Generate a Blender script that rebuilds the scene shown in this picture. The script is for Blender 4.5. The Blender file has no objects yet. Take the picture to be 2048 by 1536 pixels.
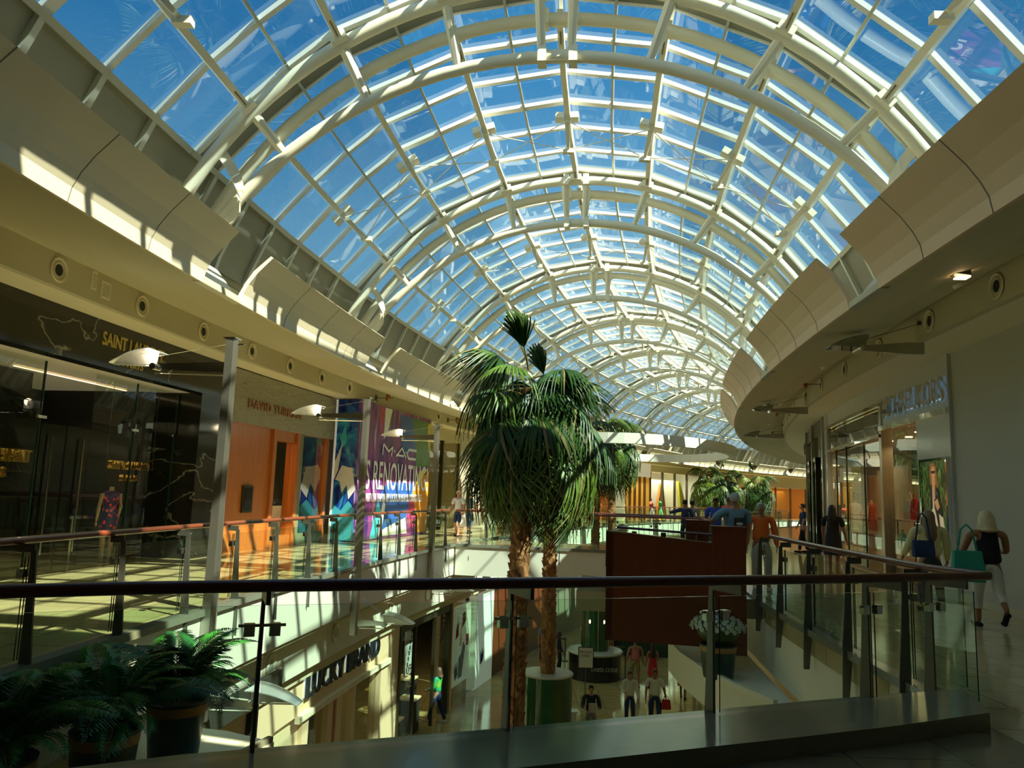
import bpy, bmesh, math, random
from mathutils import Vector, Matrix
random.seed(7)
PI = math.pi
SC = bpy.context.scene
COL = SC.collection
R0 = 100.0
T0 = math.radians(4.75)
CX, CY = 0.1 + R0*math.cos(T0), 10 - R0*math.sin(T0)
UC = 0.35            # lateral centre of the vault

def th(s): return T0 + (s-10)/R0
def W(s, u, z=0.0):
    t = th(s)
    return Vector((CX-(R0-u)*math.cos(t), CY+(R0-u)*math.sin(t), z))
def FR(s, u, z=0.0, turn=0.0):
    """frame at a hall position: x = towards the right shops, y = along the hall"""
    return Matrix.Translation(W(s, u, z)) @ Matrix.Rotation(-th(s)+turn, 4, 'Z')

# ------------------------------------------------------------------ materials
MATS = {}
def mat(name, col, rough=0.5, metal=0.0, var=0.06, scale=6.0, emit=0.0, spec=0.5, bump=0.0, ecol=None, stretch=None, coat=0.0):
    if name in MATS: return MATS[name]
    m = bpy.data.materials.new(name); m.use_nodes = True
    nt = m.node_tree; b = nt.nodes['Principled BSDF']
    tc = nt.nodes.new('ShaderNodeTexCoord'); mp = nt.nodes.new('ShaderNodeMapping')
    nz = nt.nodes.new('ShaderNodeTexNoise'); mx = nt.nodes.new('ShaderNodeMix'); mx.data_type = 'RGBA'
    nt.links.new(tc.outputs['Object'], mp.inputs[0]); nt.links.new(mp.outputs[0], nz.inputs['Vector'])
    if stretch: mp.inputs['Scale'].default_value = stretch
    nz.inputs['Scale'].default_value = scale; nz.inputs['Detail'].default_value = 4
    nt.links.new(nz.outputs['Fac'], mx.inputs[0])
    c = Vector(col[:3])
    mx.inputs[6].default_value = (*(c*(1-var)), 1); mx.inputs[7].default_value = (*[min(1, k) for k in c*(1+var)], 1)
    nt.links.new(mx.outputs[2], b.inputs['Base Color'])
    b.inputs['Roughness'].default_value = rough; b.inputs['Metallic'].default_value = metal
    b.inputs['Specular IOR Level'].default_value = spec
    b.inputs['Coat Weight'].default_value = coat
    if emit:
        b.inputs['Emission Strength'].default_value = emit
        b.inputs['Emission Color'].default_value = (*(ecol or col)[:3], 1)
    if bump:
        bp = nt.nodes.new('ShaderNodeBump'); bp.inputs['Strength'].default_value = bump; bp.inputs['Distance'].default_value = 0.02
        nt.links.new(nz.outputs['Fac'], bp.inputs['Height']); nt.links.new(bp.outputs[0], b.inputs['Normal'])
    MATS[name] = m
    return m

def glassmat(name, tint, refl=0.06, edge=0.75, rough=0.0):
    """thin architectural glass: tinted see-through plus a mirror that grows at grazing angles"""
    m = bpy.data.materials.new(name); m.use_nodes = True
    nt = m.node_tree; nt.nodes.clear()
    out = nt.nodes.new('ShaderNodeOutputMaterial'); mx = nt.nodes.new('ShaderNodeMixShader')
    tr = nt.nodes.new('ShaderNodeBsdfTransparent'); gl = nt.nodes.new('ShaderNodeBsdfGlossy')
    lw = nt.nodes.new('ShaderNodeLayerWeight'); lw.inputs[0].default_value = 0.5
    pw = nt.nodes.new('ShaderNodeMath'); pw.operation = 'POWER'; pw.inputs[1].default_value = 4.0
    mr = nt.nodes.new('ShaderNodeMapRange'); mr.inputs['To Min'].default_value = refl; mr.inputs['To Max'].default_value = edge
    nz = nt.nodes.new('ShaderNodeTexNoise'); nz.inputs['Scale'].default_value = 0.7
    mc = nt.nodes.new('ShaderNodeMix'); mc.data_type = 'RGBA'
    t = Vector(tint)
    mc.inputs[6].default_value = (*(t*0.94), 1); mc.inputs[7].default_value = (*[min(1, k) for k in t*1.05], 1)
    nt.links.new(nz.outputs['Fac'], mc.inputs[0]); nt.links.new(mc.outputs[2], tr.inputs[0])
    gl.inputs['Roughness'].default_value = rough
    nt.links.new(lw.outputs['Facing'], pw.inputs[0]); nt.links.new(pw.outputs[0], mr.inputs['Value'])
    nt.links.new(mr.outputs[0], mx.inputs[0]); nt.links.new(tr.outputs[0], mx.inputs[1]); nt.links.new(gl.outputs[0], mx.inputs[2])
    nt.links.new(mx.outputs[0], out.inputs[0])
    MATS[name] = m
    return m

def tilemat(name, c1, c2, joint, size, rough=0.12, ratio=1.0, off=0.0):
    m = bpy.data.materials.new(name); m.use_nodes = True
    nt = m.node_tree; b = nt.nodes['Principled BSDF']
    tc = nt.nodes.new('ShaderNodeTexCoord'); br = nt.nodes.new('ShaderNodeTexBrick')
    br.offset = off
    br.inputs['Scale'].default_value = 1.0; br.inputs['Brick Width'].default_value = size*ratio; br.inputs['Row Height'].default_value = size
    br.inputs['Mortar Size'].default_value = 0.006; br.inputs['Color1'].default_value = (*c1, 1); br.inputs['Color2'].default_value = (*c2, 1)
    br.inputs['Mortar'].default_value = (*joint, 1)
    nz = nt.nodes.new('ShaderNodeTexNoise'); nz.inputs['Scale'].default_value = 1.8; nz.inputs['Detail'].default_value = 6
    mx = nt.nodes.new('ShaderNodeMix'); mx.data_type = 'RGBA'; mx.blend_type = 'MULTIPLY'; mx.inputs[0].default_value = 0.35
    cr = nt.nodes.new('ShaderNodeValToRGB'); cr.color_ramp.elements[0].color = (0.55, 0.5, 0.42, 1); cr.color_ramp.elements[1].color = (1, 1, 1, 1)
    cr.color_ramp.elements[0].position = 0.3; cr.color_ramp.elements[1].position = 0.7
    nt.links.new(tc.outputs['Object'], br.inputs['Vector']); nt.links.new(tc.outputs['Object'], nz.inputs['Vector'])
    nt.links.new(nz.outputs['Fac'], cr.inputs[0]); nt.links.new(br.outputs['Color'], mx.inputs[6]); nt.links.new(cr.outputs[0], mx.inputs[7])
    nt.links.new(mx.outputs[2], b.inputs['Base Color'])
    b.inputs['Roughness'].default_value = rough
    MATS[name] = m
    return m

def rampmat(name, stops, scale=2.0, kind='NOISE', rough=0.4, stretch=(1, 1, 1), dist=1.0, emit=0.0, metal=0.0, bump=0.0, detail=4, coord='Object'):
    m = bpy.data.materials.new(name); m.use_nodes = True
    nt = m.node_tree; b = nt.nodes['Principled BSDF']
    tc = nt.nodes.new('ShaderNodeTexCoord'); mp = nt.nodes.new('ShaderNodeMapping'); mp.inputs['Scale'].default_value = stretch
    nt.links.new(tc.outputs[coord], mp.inputs[0])
    if kind == 'NOISE':
        t = nt.nodes.new('ShaderNodeTexNoise'); t.inputs['Scale'].default_value = scale; t.inputs['Detail'].default_value = detail; t.inputs['Distortion'].default_value = dist
        o = t.outputs['Fac']
    elif kind == 'WAVE':
        t = nt.nodes.new('ShaderNodeTexWave'); t.inputs['Scale'].default_value = scale; t.inputs['Distortion'].default_value = dist; t.inputs['Detail'].default_value = detail
        o = t.outputs['Fac']
    elif kind == 'VORONOI':
        t = nt.nodes.new('ShaderNodeTexVoronoi'); t.inputs['Scale'].default_value = scale; o = t.outputs['Distance']
    nt.links.new(mp.outputs[0], t.inputs['Vector'])
    cr = nt.nodes.new('ShaderNodeValToRGB'); el = cr.color_ramp.elements
    while len(el) < len(stops): el.new(0.5)
    for e, (p, c) in zip(el, stops): e.position = p; e.color = (*c, 1)
    nt.links.new(o, cr.inputs[0]); nt.links.new(cr.outputs[0], b.inputs['Base Color'])
    if emit:
        nt.links.new(cr.outputs[0], b.inputs['Emission Color']); b.inputs['Emission Strength'].default_value = emit
    b.inputs['Roughness'].default_value = rough; b.inputs['Metallic'].default_value = metal
    if bump:
        bp = nt.nodes.new('ShaderNodeBump'); bp.inputs['Strength'].default_value = bump; bp.inputs['Distance'].default_value = 0.02
        nt.links.new(o, bp.inputs['Height']); nt.links.new(bp.outputs[0], b.inputs['Normal'])
    MATS[name] = m
    return m

# ------------------------------------------------------------------ objects
def tag(o, label=None, cat=None, group=None, kind=None):
    if label: o['label'] = label
    if cat: o['category'] = cat
    if group: o['group'] = group
    if kind: o['kind'] = kind
    return o
def empty(name, loc, label=None, cat=None, group=None, kind=None, rz=0.0):
    o = bpy.data.objects.new(name, None); COL.objects.link(o)
    o.empty_display_size = 0.2
    o.matrix_world = Matrix.Translation(Vector(loc)) @ Matrix.Rotation(rz, 4, 'Z')
    o.location = Vector(loc); o.rotation_euler = (0, 0, rz)
    MW[o.name] = Matrix.Translation(Vector(loc)) @ Matrix.Rotation(rz, 4, 'Z')
    return tag(o, label, cat, group, kind)
MW = {}
def mwof(o): return MW.get(o.name, Matrix.Identity(4))
def link(o, parent=None, local=False):
    """parent keeps the world position of world-built geometry unless local=True"""
    COL.objects.link(o)
    if parent is not None:
        o.parent = parent
        if not local: o.matrix_parent_inverse = mwof(parent).inverted()
    return o
def copy_tree(o, parent=None):
    c = o.copy(); COL.objects.link(c)
    if parent is not None: c.parent = parent
    for ch in list(o.children): copy_tree(ch, c)
    return c

class MB:
    def __init__(self, M=None):
        self.v = []; self.f = []; self.mi = []; self.M = M or Matrix.Identity(4); self.cur = 0
    def pt(self, p):
        self.v.append(tuple(self.M @ Vector(p))); return len(self.v)-1
    def wpt(self, p):
        self.v.append(tuple(p)); return len(self.v)-1
    def face(self, idx): self.f.append(tuple(idx)); self.mi.append(self.cur)
    def poly(self, pts): self.face([self.pt(p) for p in pts])
    def box(self, x0, x1, y0, y1, z0, z1, M=None):
        old = self.M
        if M is not None: self.M = M
        i = [self.pt(p) for p in ((x0,y0,z0),(x1,y0,z0),(x1,y1,z0),(x0,y1,z0),(x0,y0,z1),(x1,y0,z1),(x1,y1,z1),(x0,y1,z1))]
        for q in ((0,3,2,1),(4,5,6,7),(0,1,5,4),(1,2,6,5),(2,3,7,6),(3,0,4,7)): self.face([i[k] for k in q])
        self.M = old; return self
    def prism(self, pts, z0, z1):
        n = len(pts); a = [self.pt((x, y, z0)) for x, y in pts]; b = [self.pt((x, y, z1)) for x, y in pts]
        self.face(a[::-1]); self.face(b)
        for k in range(n): self.face((a[k], a[(k+1) % n], b[(k+1) % n], b[k]))
        return self
    def loft(self, rings, cap=True, close=True):
        ids = [[self.pt(p) for p in r] for r in rings]; n = len(ids[0])
        for a, b in zip(ids, ids[1:]):
            for k in range(n if close else n-1): self.face((a[k], a[(k+1) % n], b[(k+1) % n], b[k]))
        if cap and close: self.face(ids[0][::-1]); self.face(ids[-1])
        return self
    def tube(self, pts, r, n=8, cap=True):
        pts = [Vector(p) for p in pts]; rings = []
        rr = r if isinstance(r, (list, tuple)) else [r]*len(pts)
        up = Vector((0, 0, 1))
        for i, p in enumerate(pts):
            d = (pts[min(i+1, len(pts)-1)]-pts[max(i-1, 0)]).normalized()
            a = d.cross(up)
            if a.length < 0.05: a = d.cross(Vector((0, 1, 0)))
            a.normalize(); b = a.cross(d)
            rings.append([p+(a*math.cos(2*PI*k/n)+b*math.sin(2*PI*k/n))*rr[i] for k in range(n)])
        return self.loft(rings, cap)
    def bar(self, pts, w, h, side=None):
        """rectangular bar along a path; w sideways, h along the local up"""
        pts = [Vector(p) for p in pts]; rings = []
        for i, p in enumerate(pts):
            d = (pts[min(i+1, len(pts)-1)]-pts[max(i-1, 0)]).normalized()
            up = Vector(side[i] if isinstance(side, list) else side) if side is not None else Vector((0, 0, 1))
            a = d.cross(up)
            if a.length < 0.02: a = d.cross(Vector((0, 1, 0)))
            a.normalize(); b = a.cross(d).normalized()
            rings.append([p+a*w/2+b*h/2, p-a*w/2+b*h/2, p-a*w/2-b*h/2, p+a*w/2-b*h/2])
        return self.loft(rings)
    def lathe(self, prof, c=(0, 0, 0), n=24, cap=True):
        rings = [[(c[0]+r*math.cos(2*PI*k/n), c[1]+r*math.sin(2*PI*k/n), c[2]+z) for k in range(n)] for r, z in prof]
        return self.loft(rings, cap)
    def ell(self, c, r, n=12, m=8, rot=None):
        rings = []
        for j in range(m+1):
            a = -PI/2+PI*j/m; rr = max(math.cos(a), 0.02)
            ring = []
            for k in range(n):
                p = Vector((r[0]*rr*math.cos(2*PI*k/n), r[1]*rr*math.sin(2*PI*k/n), r[2]*math.sin(a)))
                if rot is not None: p = rot @ p
                ring.append(Vector(c)+p)
            rings.append(ring)
        return self.loft(rings)
    # hall-following shapes (s, u, z)
    def sweep(self, prof, s0, s1, step=1.2, close=True, cap=True):
        n = max(1, int(math.ceil((s1-s0)/step))); rings = []
        for i in range(n+1):
            s = s0+(s1-s0)*i/n
            rings.append([W(s, u, z) for u, z in prof])
        old = self.M; self.M = Matrix.Identity(4); self.loft(rings, cap and close, close); self.M = old
        return self
    def sbox(self, s0, s1, u0, u1, z0, z1, step=1.2):
        return self.sweep([(u0, z0), (u1, z0), (u1, z1), (u0, z1)], s0, s1, step)
    def build(self, name, m=None, parent=None, smooth=False, local=False, bevel=0.0):
        me = bpy.data.meshes.new(name); me.from_pydata(self.v, [], self.f)
        ms = m if isinstance(m, (list, tuple)) else [m]
        for k in ms:
            if k is not None: me.materials.append(MATS[k] if isinstance(k, str) else k)
        if len(ms) > 1: me.polygons.foreach_set('material_index', self.mi)
        if smooth:
            me.polygons.foreach_set('use_smooth', [True]*len(me.polygons))
            if hasattr(me, 'set_sharp_from_angle'): me.set_sharp_from_angle(angle=math.radians(40))
        bm = bmesh.new(); bm.from_mesh(me); bmesh.ops.recalc_face_normals(bm, faces=bm.faces); bm.to_mesh(me); bm.free()
        me.update()
        o = bpy.data.objects.new(name, me); link(o, parent, local)
        if bevel:
            md = o.modifiers.new('bevel', 'BEVEL'); md.width = bevel; md.segments = 2; md.limit_method = 'ANGLE'
        return o
def struct(name, mb, m, **k): return tag(mb.build(name, m, **k), kind='structure')

# ------------------------------------------------------------------ lettering
def text_mesh(s, size, depth, squash=1.0, align='CENTER', bold=0.0, spacing=1.0):
    cu = bpy.data.curves.new('t', 'FONT'); cu.body = s; cu.size = size; cu.extrude = depth; cu.align_x = align
    cu.offset = bold; cu.space_character = spacing; cu.resolution_u = 3
    o = bpy.data.objects.new('t', cu); COL.objects.link(o)
    dg = bpy.context.evaluated_depsgraph_get(); dg.update()
    me = bpy.data.meshes.new_from_object(o.evaluated_get(dg))
    bpy.data.objects.remove(o); bpy.data.curves.remove(cu)
    for v in me.vertices: v.co.x *= squash
    return me
def wall_text(s, size, m, s0, u0, z0, side, parent=None, name='lettering', depth=0.02, squash=1.0, bold=0.0, align='CENTER', spacing=1.0, width=None):
    """side -1: on a left wall (reads towards +s, faces +u); +1: on a right wall"""
    me = text_mesh(s, size, depth, squash, align, bold, spacing)
    if width:
        xs = [v.co.x for v in me.vertices]; k = width/(max(xs)-min(xs)); c = (max(xs)+min(xs))/2
        for v in me.vertices: v.co.x = (v.co.x-c)*k
    for v in me.vertices:
        x, y, z = v.co
        v.co = W(s0-side*x, u0-side*z, z0+y)
    me.materials.clear(); me.materials.append(MATS[m])
    for p in me.polygons: p.material_index = 0
    o = bpy.data.objects.new(name, me); link(o, parent)
    return o
def plane_text(s, size, m, M, parent=None, name='lettering', depth=0.005, squash=1.0, bold=0.0, align='CENTER'):
    me = text_mesh(s, size, depth, squash, align, bold)
    me.transform(M); me.materials.clear(); me.materials.append(MATS[m])
    for p in me.polygons: p.material_index = 0
    o = bpy.data.objects.new(name, me); link(o, parent)
    return o
# ------------------------------------------------------------------ palette
mat('cream_paint', (0.96, 0.86, 0.62), 0.55, var=0.02, scale=2)
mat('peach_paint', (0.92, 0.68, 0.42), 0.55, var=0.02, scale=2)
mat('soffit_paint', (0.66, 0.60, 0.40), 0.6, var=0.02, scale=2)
mat('white_paint', (0.88, 0.84, 0.68), 0.5, var=0.02, scale=2)
mat('wall_grey', (0.52, 0.52, 0.44), 0.6, var=0.02, scale=2)
mat('seam_dark', (0.25, 0.22, 0.15), 0.8)
mat('truss_white', (0.93, 0.88, 0.70), 0.35, var=0.02)
mat('mullion', (0.62, 0.62, 0.54), 0.35, metal=0.3, var=0.03)
mat('mullion_flange', (0.88, 0.88, 0.82), 0.3, var=0.02)
mat('spandrel', (0.30, 0.29, 0.22), 0.5, metal=0.3, var=0.06, scale=1)
mat('steel_brushed', (0.50, 0.49, 0.42), 0.28, metal=0.9, var=0.08, stretch=(2, 2, 40))
mat('steel_dark', (0.16, 0.16, 0.13), 0.35, metal=0.7, var=0.05)
mat('steel_bright', (0.75, 0.75, 0.70), 0.15, metal=1.0, var=0.03)
mat('handrail_wood', (0.12, 0.034, 0.016), 0.3, var=0.25, scale=3, stretch=(6, 6, 1), coat=0.3)
mat('handrail_red', (0.20, 0.05, 0.02), 0.3, var=0.2, scale=3, coat=0.3)
mat('wood_cherry', (0.16, 0.038, 0.009), 0.38, var=0.22, scale=2.5, stretch=(5, 5, 0.5), coat=0.15)
mat('wood_orange', (0.50, 0.15, 0.03), 0.3, var=0.3, scale=3, stretch=(5, 5, 0.4), coat=0.2)
mat('wood_amber', (0.55, 0.22, 0.03), 0.4, var=0.3, scale=2, stretch=(4, 4, 0.5), emit=0.12)
mat('black_gloss', (0.012, 0.012, 0.010), 0.08)
mat('black_matte', (0.02, 0.02, 0.018), 0.6)
mat('dark_interior', (0.018, 0.018, 0.013), 0.5, var=0.3, scale=1)
mat('frame_bronze', (0.10, 0.085, 0.05), 0.3, metal=0.7)
mat('chrome', (0.85, 0.86, 0.86), 0.04, metal=1.0, var=0.02)
mat('gold_letter', (0.75, 0.48, 0.10), 0.22, metal=1.0, var=0.1)
mat('gold_paint', (0.62, 0.47, 0.14), 0.45, metal=0.3)
mat('copper_letter', (0.40, 0.17, 0.07), 0.3, metal=0.8)
mat('white_letter', (0.9, 0.9, 0.88), 0.4)
mat('lit_letter', (0.95, 0.95, 0.9), 0.4, emit=1.2)
mat('teal_letter', (0.05, 0.65, 0.50), 0.4, emit=0.6)
mat('crown_gold', (0.95, 0.62, 0.08), 0.3, emit=0.5)
mat('halo_blue', (0.35, 0.52, 0.66), 0.5, emit=0.12)
mat('halo_white', (0.85, 0.95, 0.85), 0.5, emit=0.5)
mat('black_letter', (0.015, 0.02, 0.03), 0.35)
mat('lamp_warm', (1.0, 0.62, 0.3), 0.5, emit=9.0)
mat('lamp_strip', (1.0, 0.72, 0.45), 0.5, emit=2.5)
mat('reflector', (0.80, 0.82, 0.80), 0.25, metal=0.6)
mat('lens_white', (0.9, 0.92, 0.9), 0.4)
mat('pot_green', (0.012, 0.045, 0.028), 0.35)
mat('pot_band', (0.42, 0.22, 0.06), 0.45, var=0.15)
mat('soil', (0.05, 0.03, 0.02), 0.9, var=0.4, scale=30)
mat('leaf_dark', (0.035, 0.085, 0.010), 0.48, var=0.45, scale=5)
mat('leaf_mid', (0.115, 0.185, 0.018), 0.48, var=0.4, scale=5)
mat('leaf_old', (0.22, 0.17, 0.05), 0.5, var=0.4, scale=5)
mat('fern_green', (0.03, 0.20, 0.025), 0.4, var=0.35, scale=6)
mat('fern_dark', (0.015, 0.11, 0.028), 0.4, var=0.35, scale=6)
mat('petiole', (0.20, 0.16, 0.04), 0.45, var=0.3)
mat('petal_white', (0.78, 0.84, 0.72), 0.6, var=0.05)
mat('petal_centre', (0.35, 0.45, 0.12), 0.6)
rampmat('palm_bark', [(0.25, (0.07, 0.028, 0.01)), (0.5, (0.30, 0.13, 0.04)), (0.75, (0.50, 0.26, 0.09))], 9, stretch=(1, 1, 0.5), rough=0.75, bump=0.5)
rampmat('marble_black', [(0.0, (0.012, 0.013, 0.010)), (0.494, (0.016, 0.017, 0.013)), (0.5, (0.30, 0.29, 0.22)), (0.505, (0.016, 0.017, 0.013)), (1.0, (0.02, 0.02, 0.016))], 0.38, rough=0.08, dist=0.5, detail=5, stretch=(1, 0.5, 1.5))
rampmat('stone_ribbed', [(0.3, (0.30, 0.27, 0.19)), (0.55, (0.42, 0.40, 0.31)), (0.75, (0.22, 0.20, 0.14))], 3.0, stretch=(0.8, 0.8, 9), rough=0.7, bump=0.8, detail=6)
rampmat('banner_blue', [(0.25, (0.004, 0.010, 0.06)), (0.42, (0.01, 0.05, 0.36)), (0.55, (0.03, 0.26, 0.62)), (0.66, (0.10, 0.55, 0.66)), (0.8, (0.65, 0.9, 0.95))], 1.3, stretch=(1, 1, 0.7), dist=2.2, rough=0.25)
rampmat('banner_purple', [(0.28, (0.02, 0.015, 0.11)), (0.42, (0.10, 0.025, 0.22)), (0.52, (0.36, 0.06, 0.30)), (0.60, (0.07, 0.05, 0.10)), (0.72, (0.70, 0.35, 0.75))], 2.2, stretch=(1.1, 1.1, 0.22), dist=0.6, rough=0.25)
mat('banner_cyan', (0.08, 0.55, 0.72), 0.25, var=0.3, scale=1.5)
mat('banner_green', (0.10, 0.25, 0.06), 0.25, var=0.4, scale=1.5)
mat('banner_orange', (0.85, 0.32, 0.02), 0.25, var=0.2)
mat('banner_yellow', (0.80, 0.72, 0.05), 0.25, var=0.25)
mat('banner_white', (0.85, 0.88, 0.9), 0.3, var=0.1)
mat('banner_magenta', (0.45, 0.04, 0.16), 0.25, var=0.3)
mat('banner_navy', (0.03, 0.12, 0.45), 0.25, var=0.4, scale=1)
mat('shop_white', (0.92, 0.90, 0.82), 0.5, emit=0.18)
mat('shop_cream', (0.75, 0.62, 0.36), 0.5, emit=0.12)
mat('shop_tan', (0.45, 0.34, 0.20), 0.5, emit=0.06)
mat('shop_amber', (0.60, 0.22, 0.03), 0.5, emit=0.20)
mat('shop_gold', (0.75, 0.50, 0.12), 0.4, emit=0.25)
mat('shop_green', (0.16, 0.20, 0.12), 0.4)
mat('shop_brown', (0.14, 0.065, 0.03), 0.4)
mat('stone_white', (0.62, 0.63, 0.57), 0.15, var=0.04, scale=1.5)
mat('stone_tan', (0.55, 0.45, 0.28), 0.4, var=0.1)
rampmat('poster_green', [(0.3, (0.004, 0.012, 0.004)), (0.5, (0.02, 0.06, 0.012)), (0.62, (0.10, 0.20, 0.03)), (0.8, (0.30, 0.36, 0.10))], 5, stretch=(1, 1, 0.6), dist=2.0, emit=0.35, rough=0.2)
mat('poster_skin', (0.80, 0.38, 0.14), 0.4, emit=0.3)
mat('poster_hair', (0.45, 0.15, 0.03), 0.4, emit=0.25)
mat('poster_cream', (0.90, 0.70, 0.42), 0.4, emit=0.3)
mat('poster_dark', (0.02, 0.012, 0.03), 0.4)
tilemat('tile_upper', (0.62, 0.53, 0.28), (0.56, 0.48, 0.26), (0.20, 0.17, 0.09), 0.6, rough=0.09)
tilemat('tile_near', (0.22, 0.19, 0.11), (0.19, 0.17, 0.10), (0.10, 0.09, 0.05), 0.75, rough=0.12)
tilemat('tile_lower', (0.60, 0.46, 0.19), (0.52, 0.40, 0.17), (0.15, 0.11, 0.05), 0.9, rough=0.08)
mat('curb_stone', (0.24, 0.24, 0.17), 0.12, var=0.08)
glassmat('glass_roof', (0.76, 0.87, 0.90), 0.10, 0.8)
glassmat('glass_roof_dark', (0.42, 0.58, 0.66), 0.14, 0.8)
glassmat('glass_rail', (0.78, 0.90, 0.80), 0.05, 0.7)
glassmat('glass_shop', (0.75, 0.80, 0.68), 0.045, 0.8)
glassmat('glass_mirror', (0.45, 0.50, 0.42), 0.38, 0.9)
mat('glass_edge', (0.02, 0.05, 0.035), 0.1)
# people
mat('skin_light', (0.52, 0.27, 0.16), 0.5); mat('skin_tan', (0.40, 0.18, 0.09), 0.5); mat('skin_dark', (0.12, 0.05, 0.03), 0.5)
mat('hair_blonde', (0.72, 0.62, 0.36), 0.45, var=0.3, scale=40, stretch=(1, 1, 0.1))
mat('hair_brown', (0.10, 0.05, 0.025), 0.45, var=0.3, scale=40, stretch=(1, 1, 0.1))
mat('hair_ash', (0.26, 0.18, 0.10), 0.45, var=0.35, scale=40, stretch=(1, 1, 0.1))
mat('hair_black', (0.012, 0.009, 0.008), 0.4, var=0.3, scale=40, stretch=(1, 1, 0.1))
mat('hair_grey', (0.50, 0.50, 0.45), 0.5, var=0.15, scale=30)
for n_, c_ in dict(black=(0.010, 0.010, 0.012), white=(0.80, 0.80, 0.74), teal=(0.03, 0.34, 0.25), yellow=(0.80, 0.74, 0.36),
                   navy=(0.02, 0.04, 0.12), orange=(0.80, 0.16, 0.02), blue=(0.02, 0.07, 0.48), paleblue=(0.20, 0.36, 0.45), red=(0.50, 0.02, 0.02),
                   pink=(0.62, 0.16, 0.20), khaki=(0.30, 0.25, 0.10), jeans=(0.05, 0.10, 0.22), grey=(0.22, 0.24, 0.24), green=(0.10, 0.50, 0.20),
                   purple=(0.20, 0.03, 0.20), offwhite=(0.60, 0.58, 0.50), darkgrey=(0.06, 0.065, 0.07), coral=(0.85, 0.14, 0.06)).items():
    mat('cloth_'+n_, c_, 0.8, var=0.12, scale=12)
mat('face_dark', (0.03, 0.015, 0.01), 0.4); mat('lip', (0.35, 0.07, 0.05), 0.4); mat('eye_white', (0.8, 0.8, 0.75), 0.3)
rampmat('cloth_rainbow', [(0.0, (0.02, 0.06, 0.35)), (0.35, (0.02, 0.30, 0.35)), (0.55, (0.02, 0.45, 0.08)), (0.8, (0.75, 0.55, 0.02)), (1.0, (0.5, 0.03, 0.03))], 1.2, 'NOISE', rough=0.8, stretch=(1, 1, 2.5), dist=0.3)
rampmat('dress_dots', [(0.0, (0.75, 0.05, 0.02)), (0.32, (0.65, 0.04, 0.02)), (0.38, (0.04, 0.02, 0.06)), (1.0, (0.03, 0.02, 0.05))], 14, 'VORONOI', rough=0.6, emit=0.25)
mat('ceiling_lit', (0.50, 0.44, 0.27), 0.5, emit=0.16)  # emission stands in for interior light falling on the shop ceiling
mat('art_white', (0.80, 0.92, 0.82), 0.3, emit=0.16)  # art panel is no lamp; slight glow replaces lighting inside the window
mat('dress_red', (0.28, 0.008, 0.03), 0.5, var=0.3, scale=40)
mat('mannequin', (0.62, 0.42, 0.25), 0.35)
mat('metal_rope', (0.05, 0.05, 0.05), 0.4, metal=0.6)
mat('step_metal', (0.20, 0.20, 0.15), 0.3, metal=0.7, var=0.1)
SKY, SUN, SUNDIR, EXPOSURE = 1.15, 18.0, (0.55, -0.42, 0.72), 0.0
# ================================================================== SETTING
S0, S1 = -16.0, 112.0
RAIL = [(-6.2, 1.6), (-4.6, 2.5), (-3.2, 3.32), (-2.39, 3.75), (-1.61, 4.17), (0.03, 4.80), (1.69, 5.47), (2.53, 5.82), (3.95, 6.46)]
def off_line(pts, d):
    out = []
    for i, p in enumerate(pts):
        a = Vector(pts[max(i-1, 0)]); b = Vector(pts[min(i+1, len(pts)-1)]); t = (b-a).normalized()
        out.append((p[0]-t.y*d, p[1]+t.x*d))
    return out
edge = off_line(RAIL, 0.36)          # outer edge of the near landing
edge[-1] = (3.86, 6.72)
lo = [p for p in edge]
# near landing (where the photographer stands)
pts = [tuple(W(s, -4.0)[:2]) for s in (-16, -8, -2, 1.2)] + lo[1:] + [tuple(W(s, 3.8)[:2]) for s in (6.6, 4, 0, -8, -16)]
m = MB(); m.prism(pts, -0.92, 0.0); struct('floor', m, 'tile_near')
# kerb on the near landing edge
a = off_line(RAIL, -0.32); b = off_line(RAIL, 0.38)
m = MB()
rings = [[(p[0], p[1], -0.30), (p[0], p[1], 0.12), (q[0], q[1], 0.12), (q[0], q[1], -0.30)] for p, q in zip(a[1:], b[1:])]
rings[-1] = [(3.62, 5.98, -0.3), (3.62, 5.98, 0.12), (3.86, 6.74, 0.12), (3.86, 6.74, -0.3)]
m.loft(rings); struct('trim_1', m, 'curb_stone')
# galleries
m = MB(); m.sbox(S0, S1, -7.72, -4.0, -0.30, 0.0); struct('floor', m, 'tile_upper')
m = MB(); m.sbox(S0, S1, -13.5, -7.72, -0.30, 0.0, 3); struct('floor', m, 'tile_upper')
m = MB(); m.sbox(S0, S1, 3.8, 12.5, -0.30, 0.0, 2); struct('floor', m, 'tile_upper')
# slab fascias
m = MB(); m.sbox(S0, S1, -4.3, -3.96, -0.92, -0.04); struct('trim_2', m, 'white_paint')
m = MB(); m.sbox(S0, S1, 3.82, 4.1, -1.02, -0.04); struct('trim_3', m, 'white_paint')
m = MB(); m.sbox(S0, S1, -4.06, -3.90, -0.05, 0.035); struct('trim_4', m, 'curb_stone')
m = MB(); m.sbox(7.1, S1, 3.74, 3.96, -0.05, 0.035); struct('trim_5', m, 'curb_stone')
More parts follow.
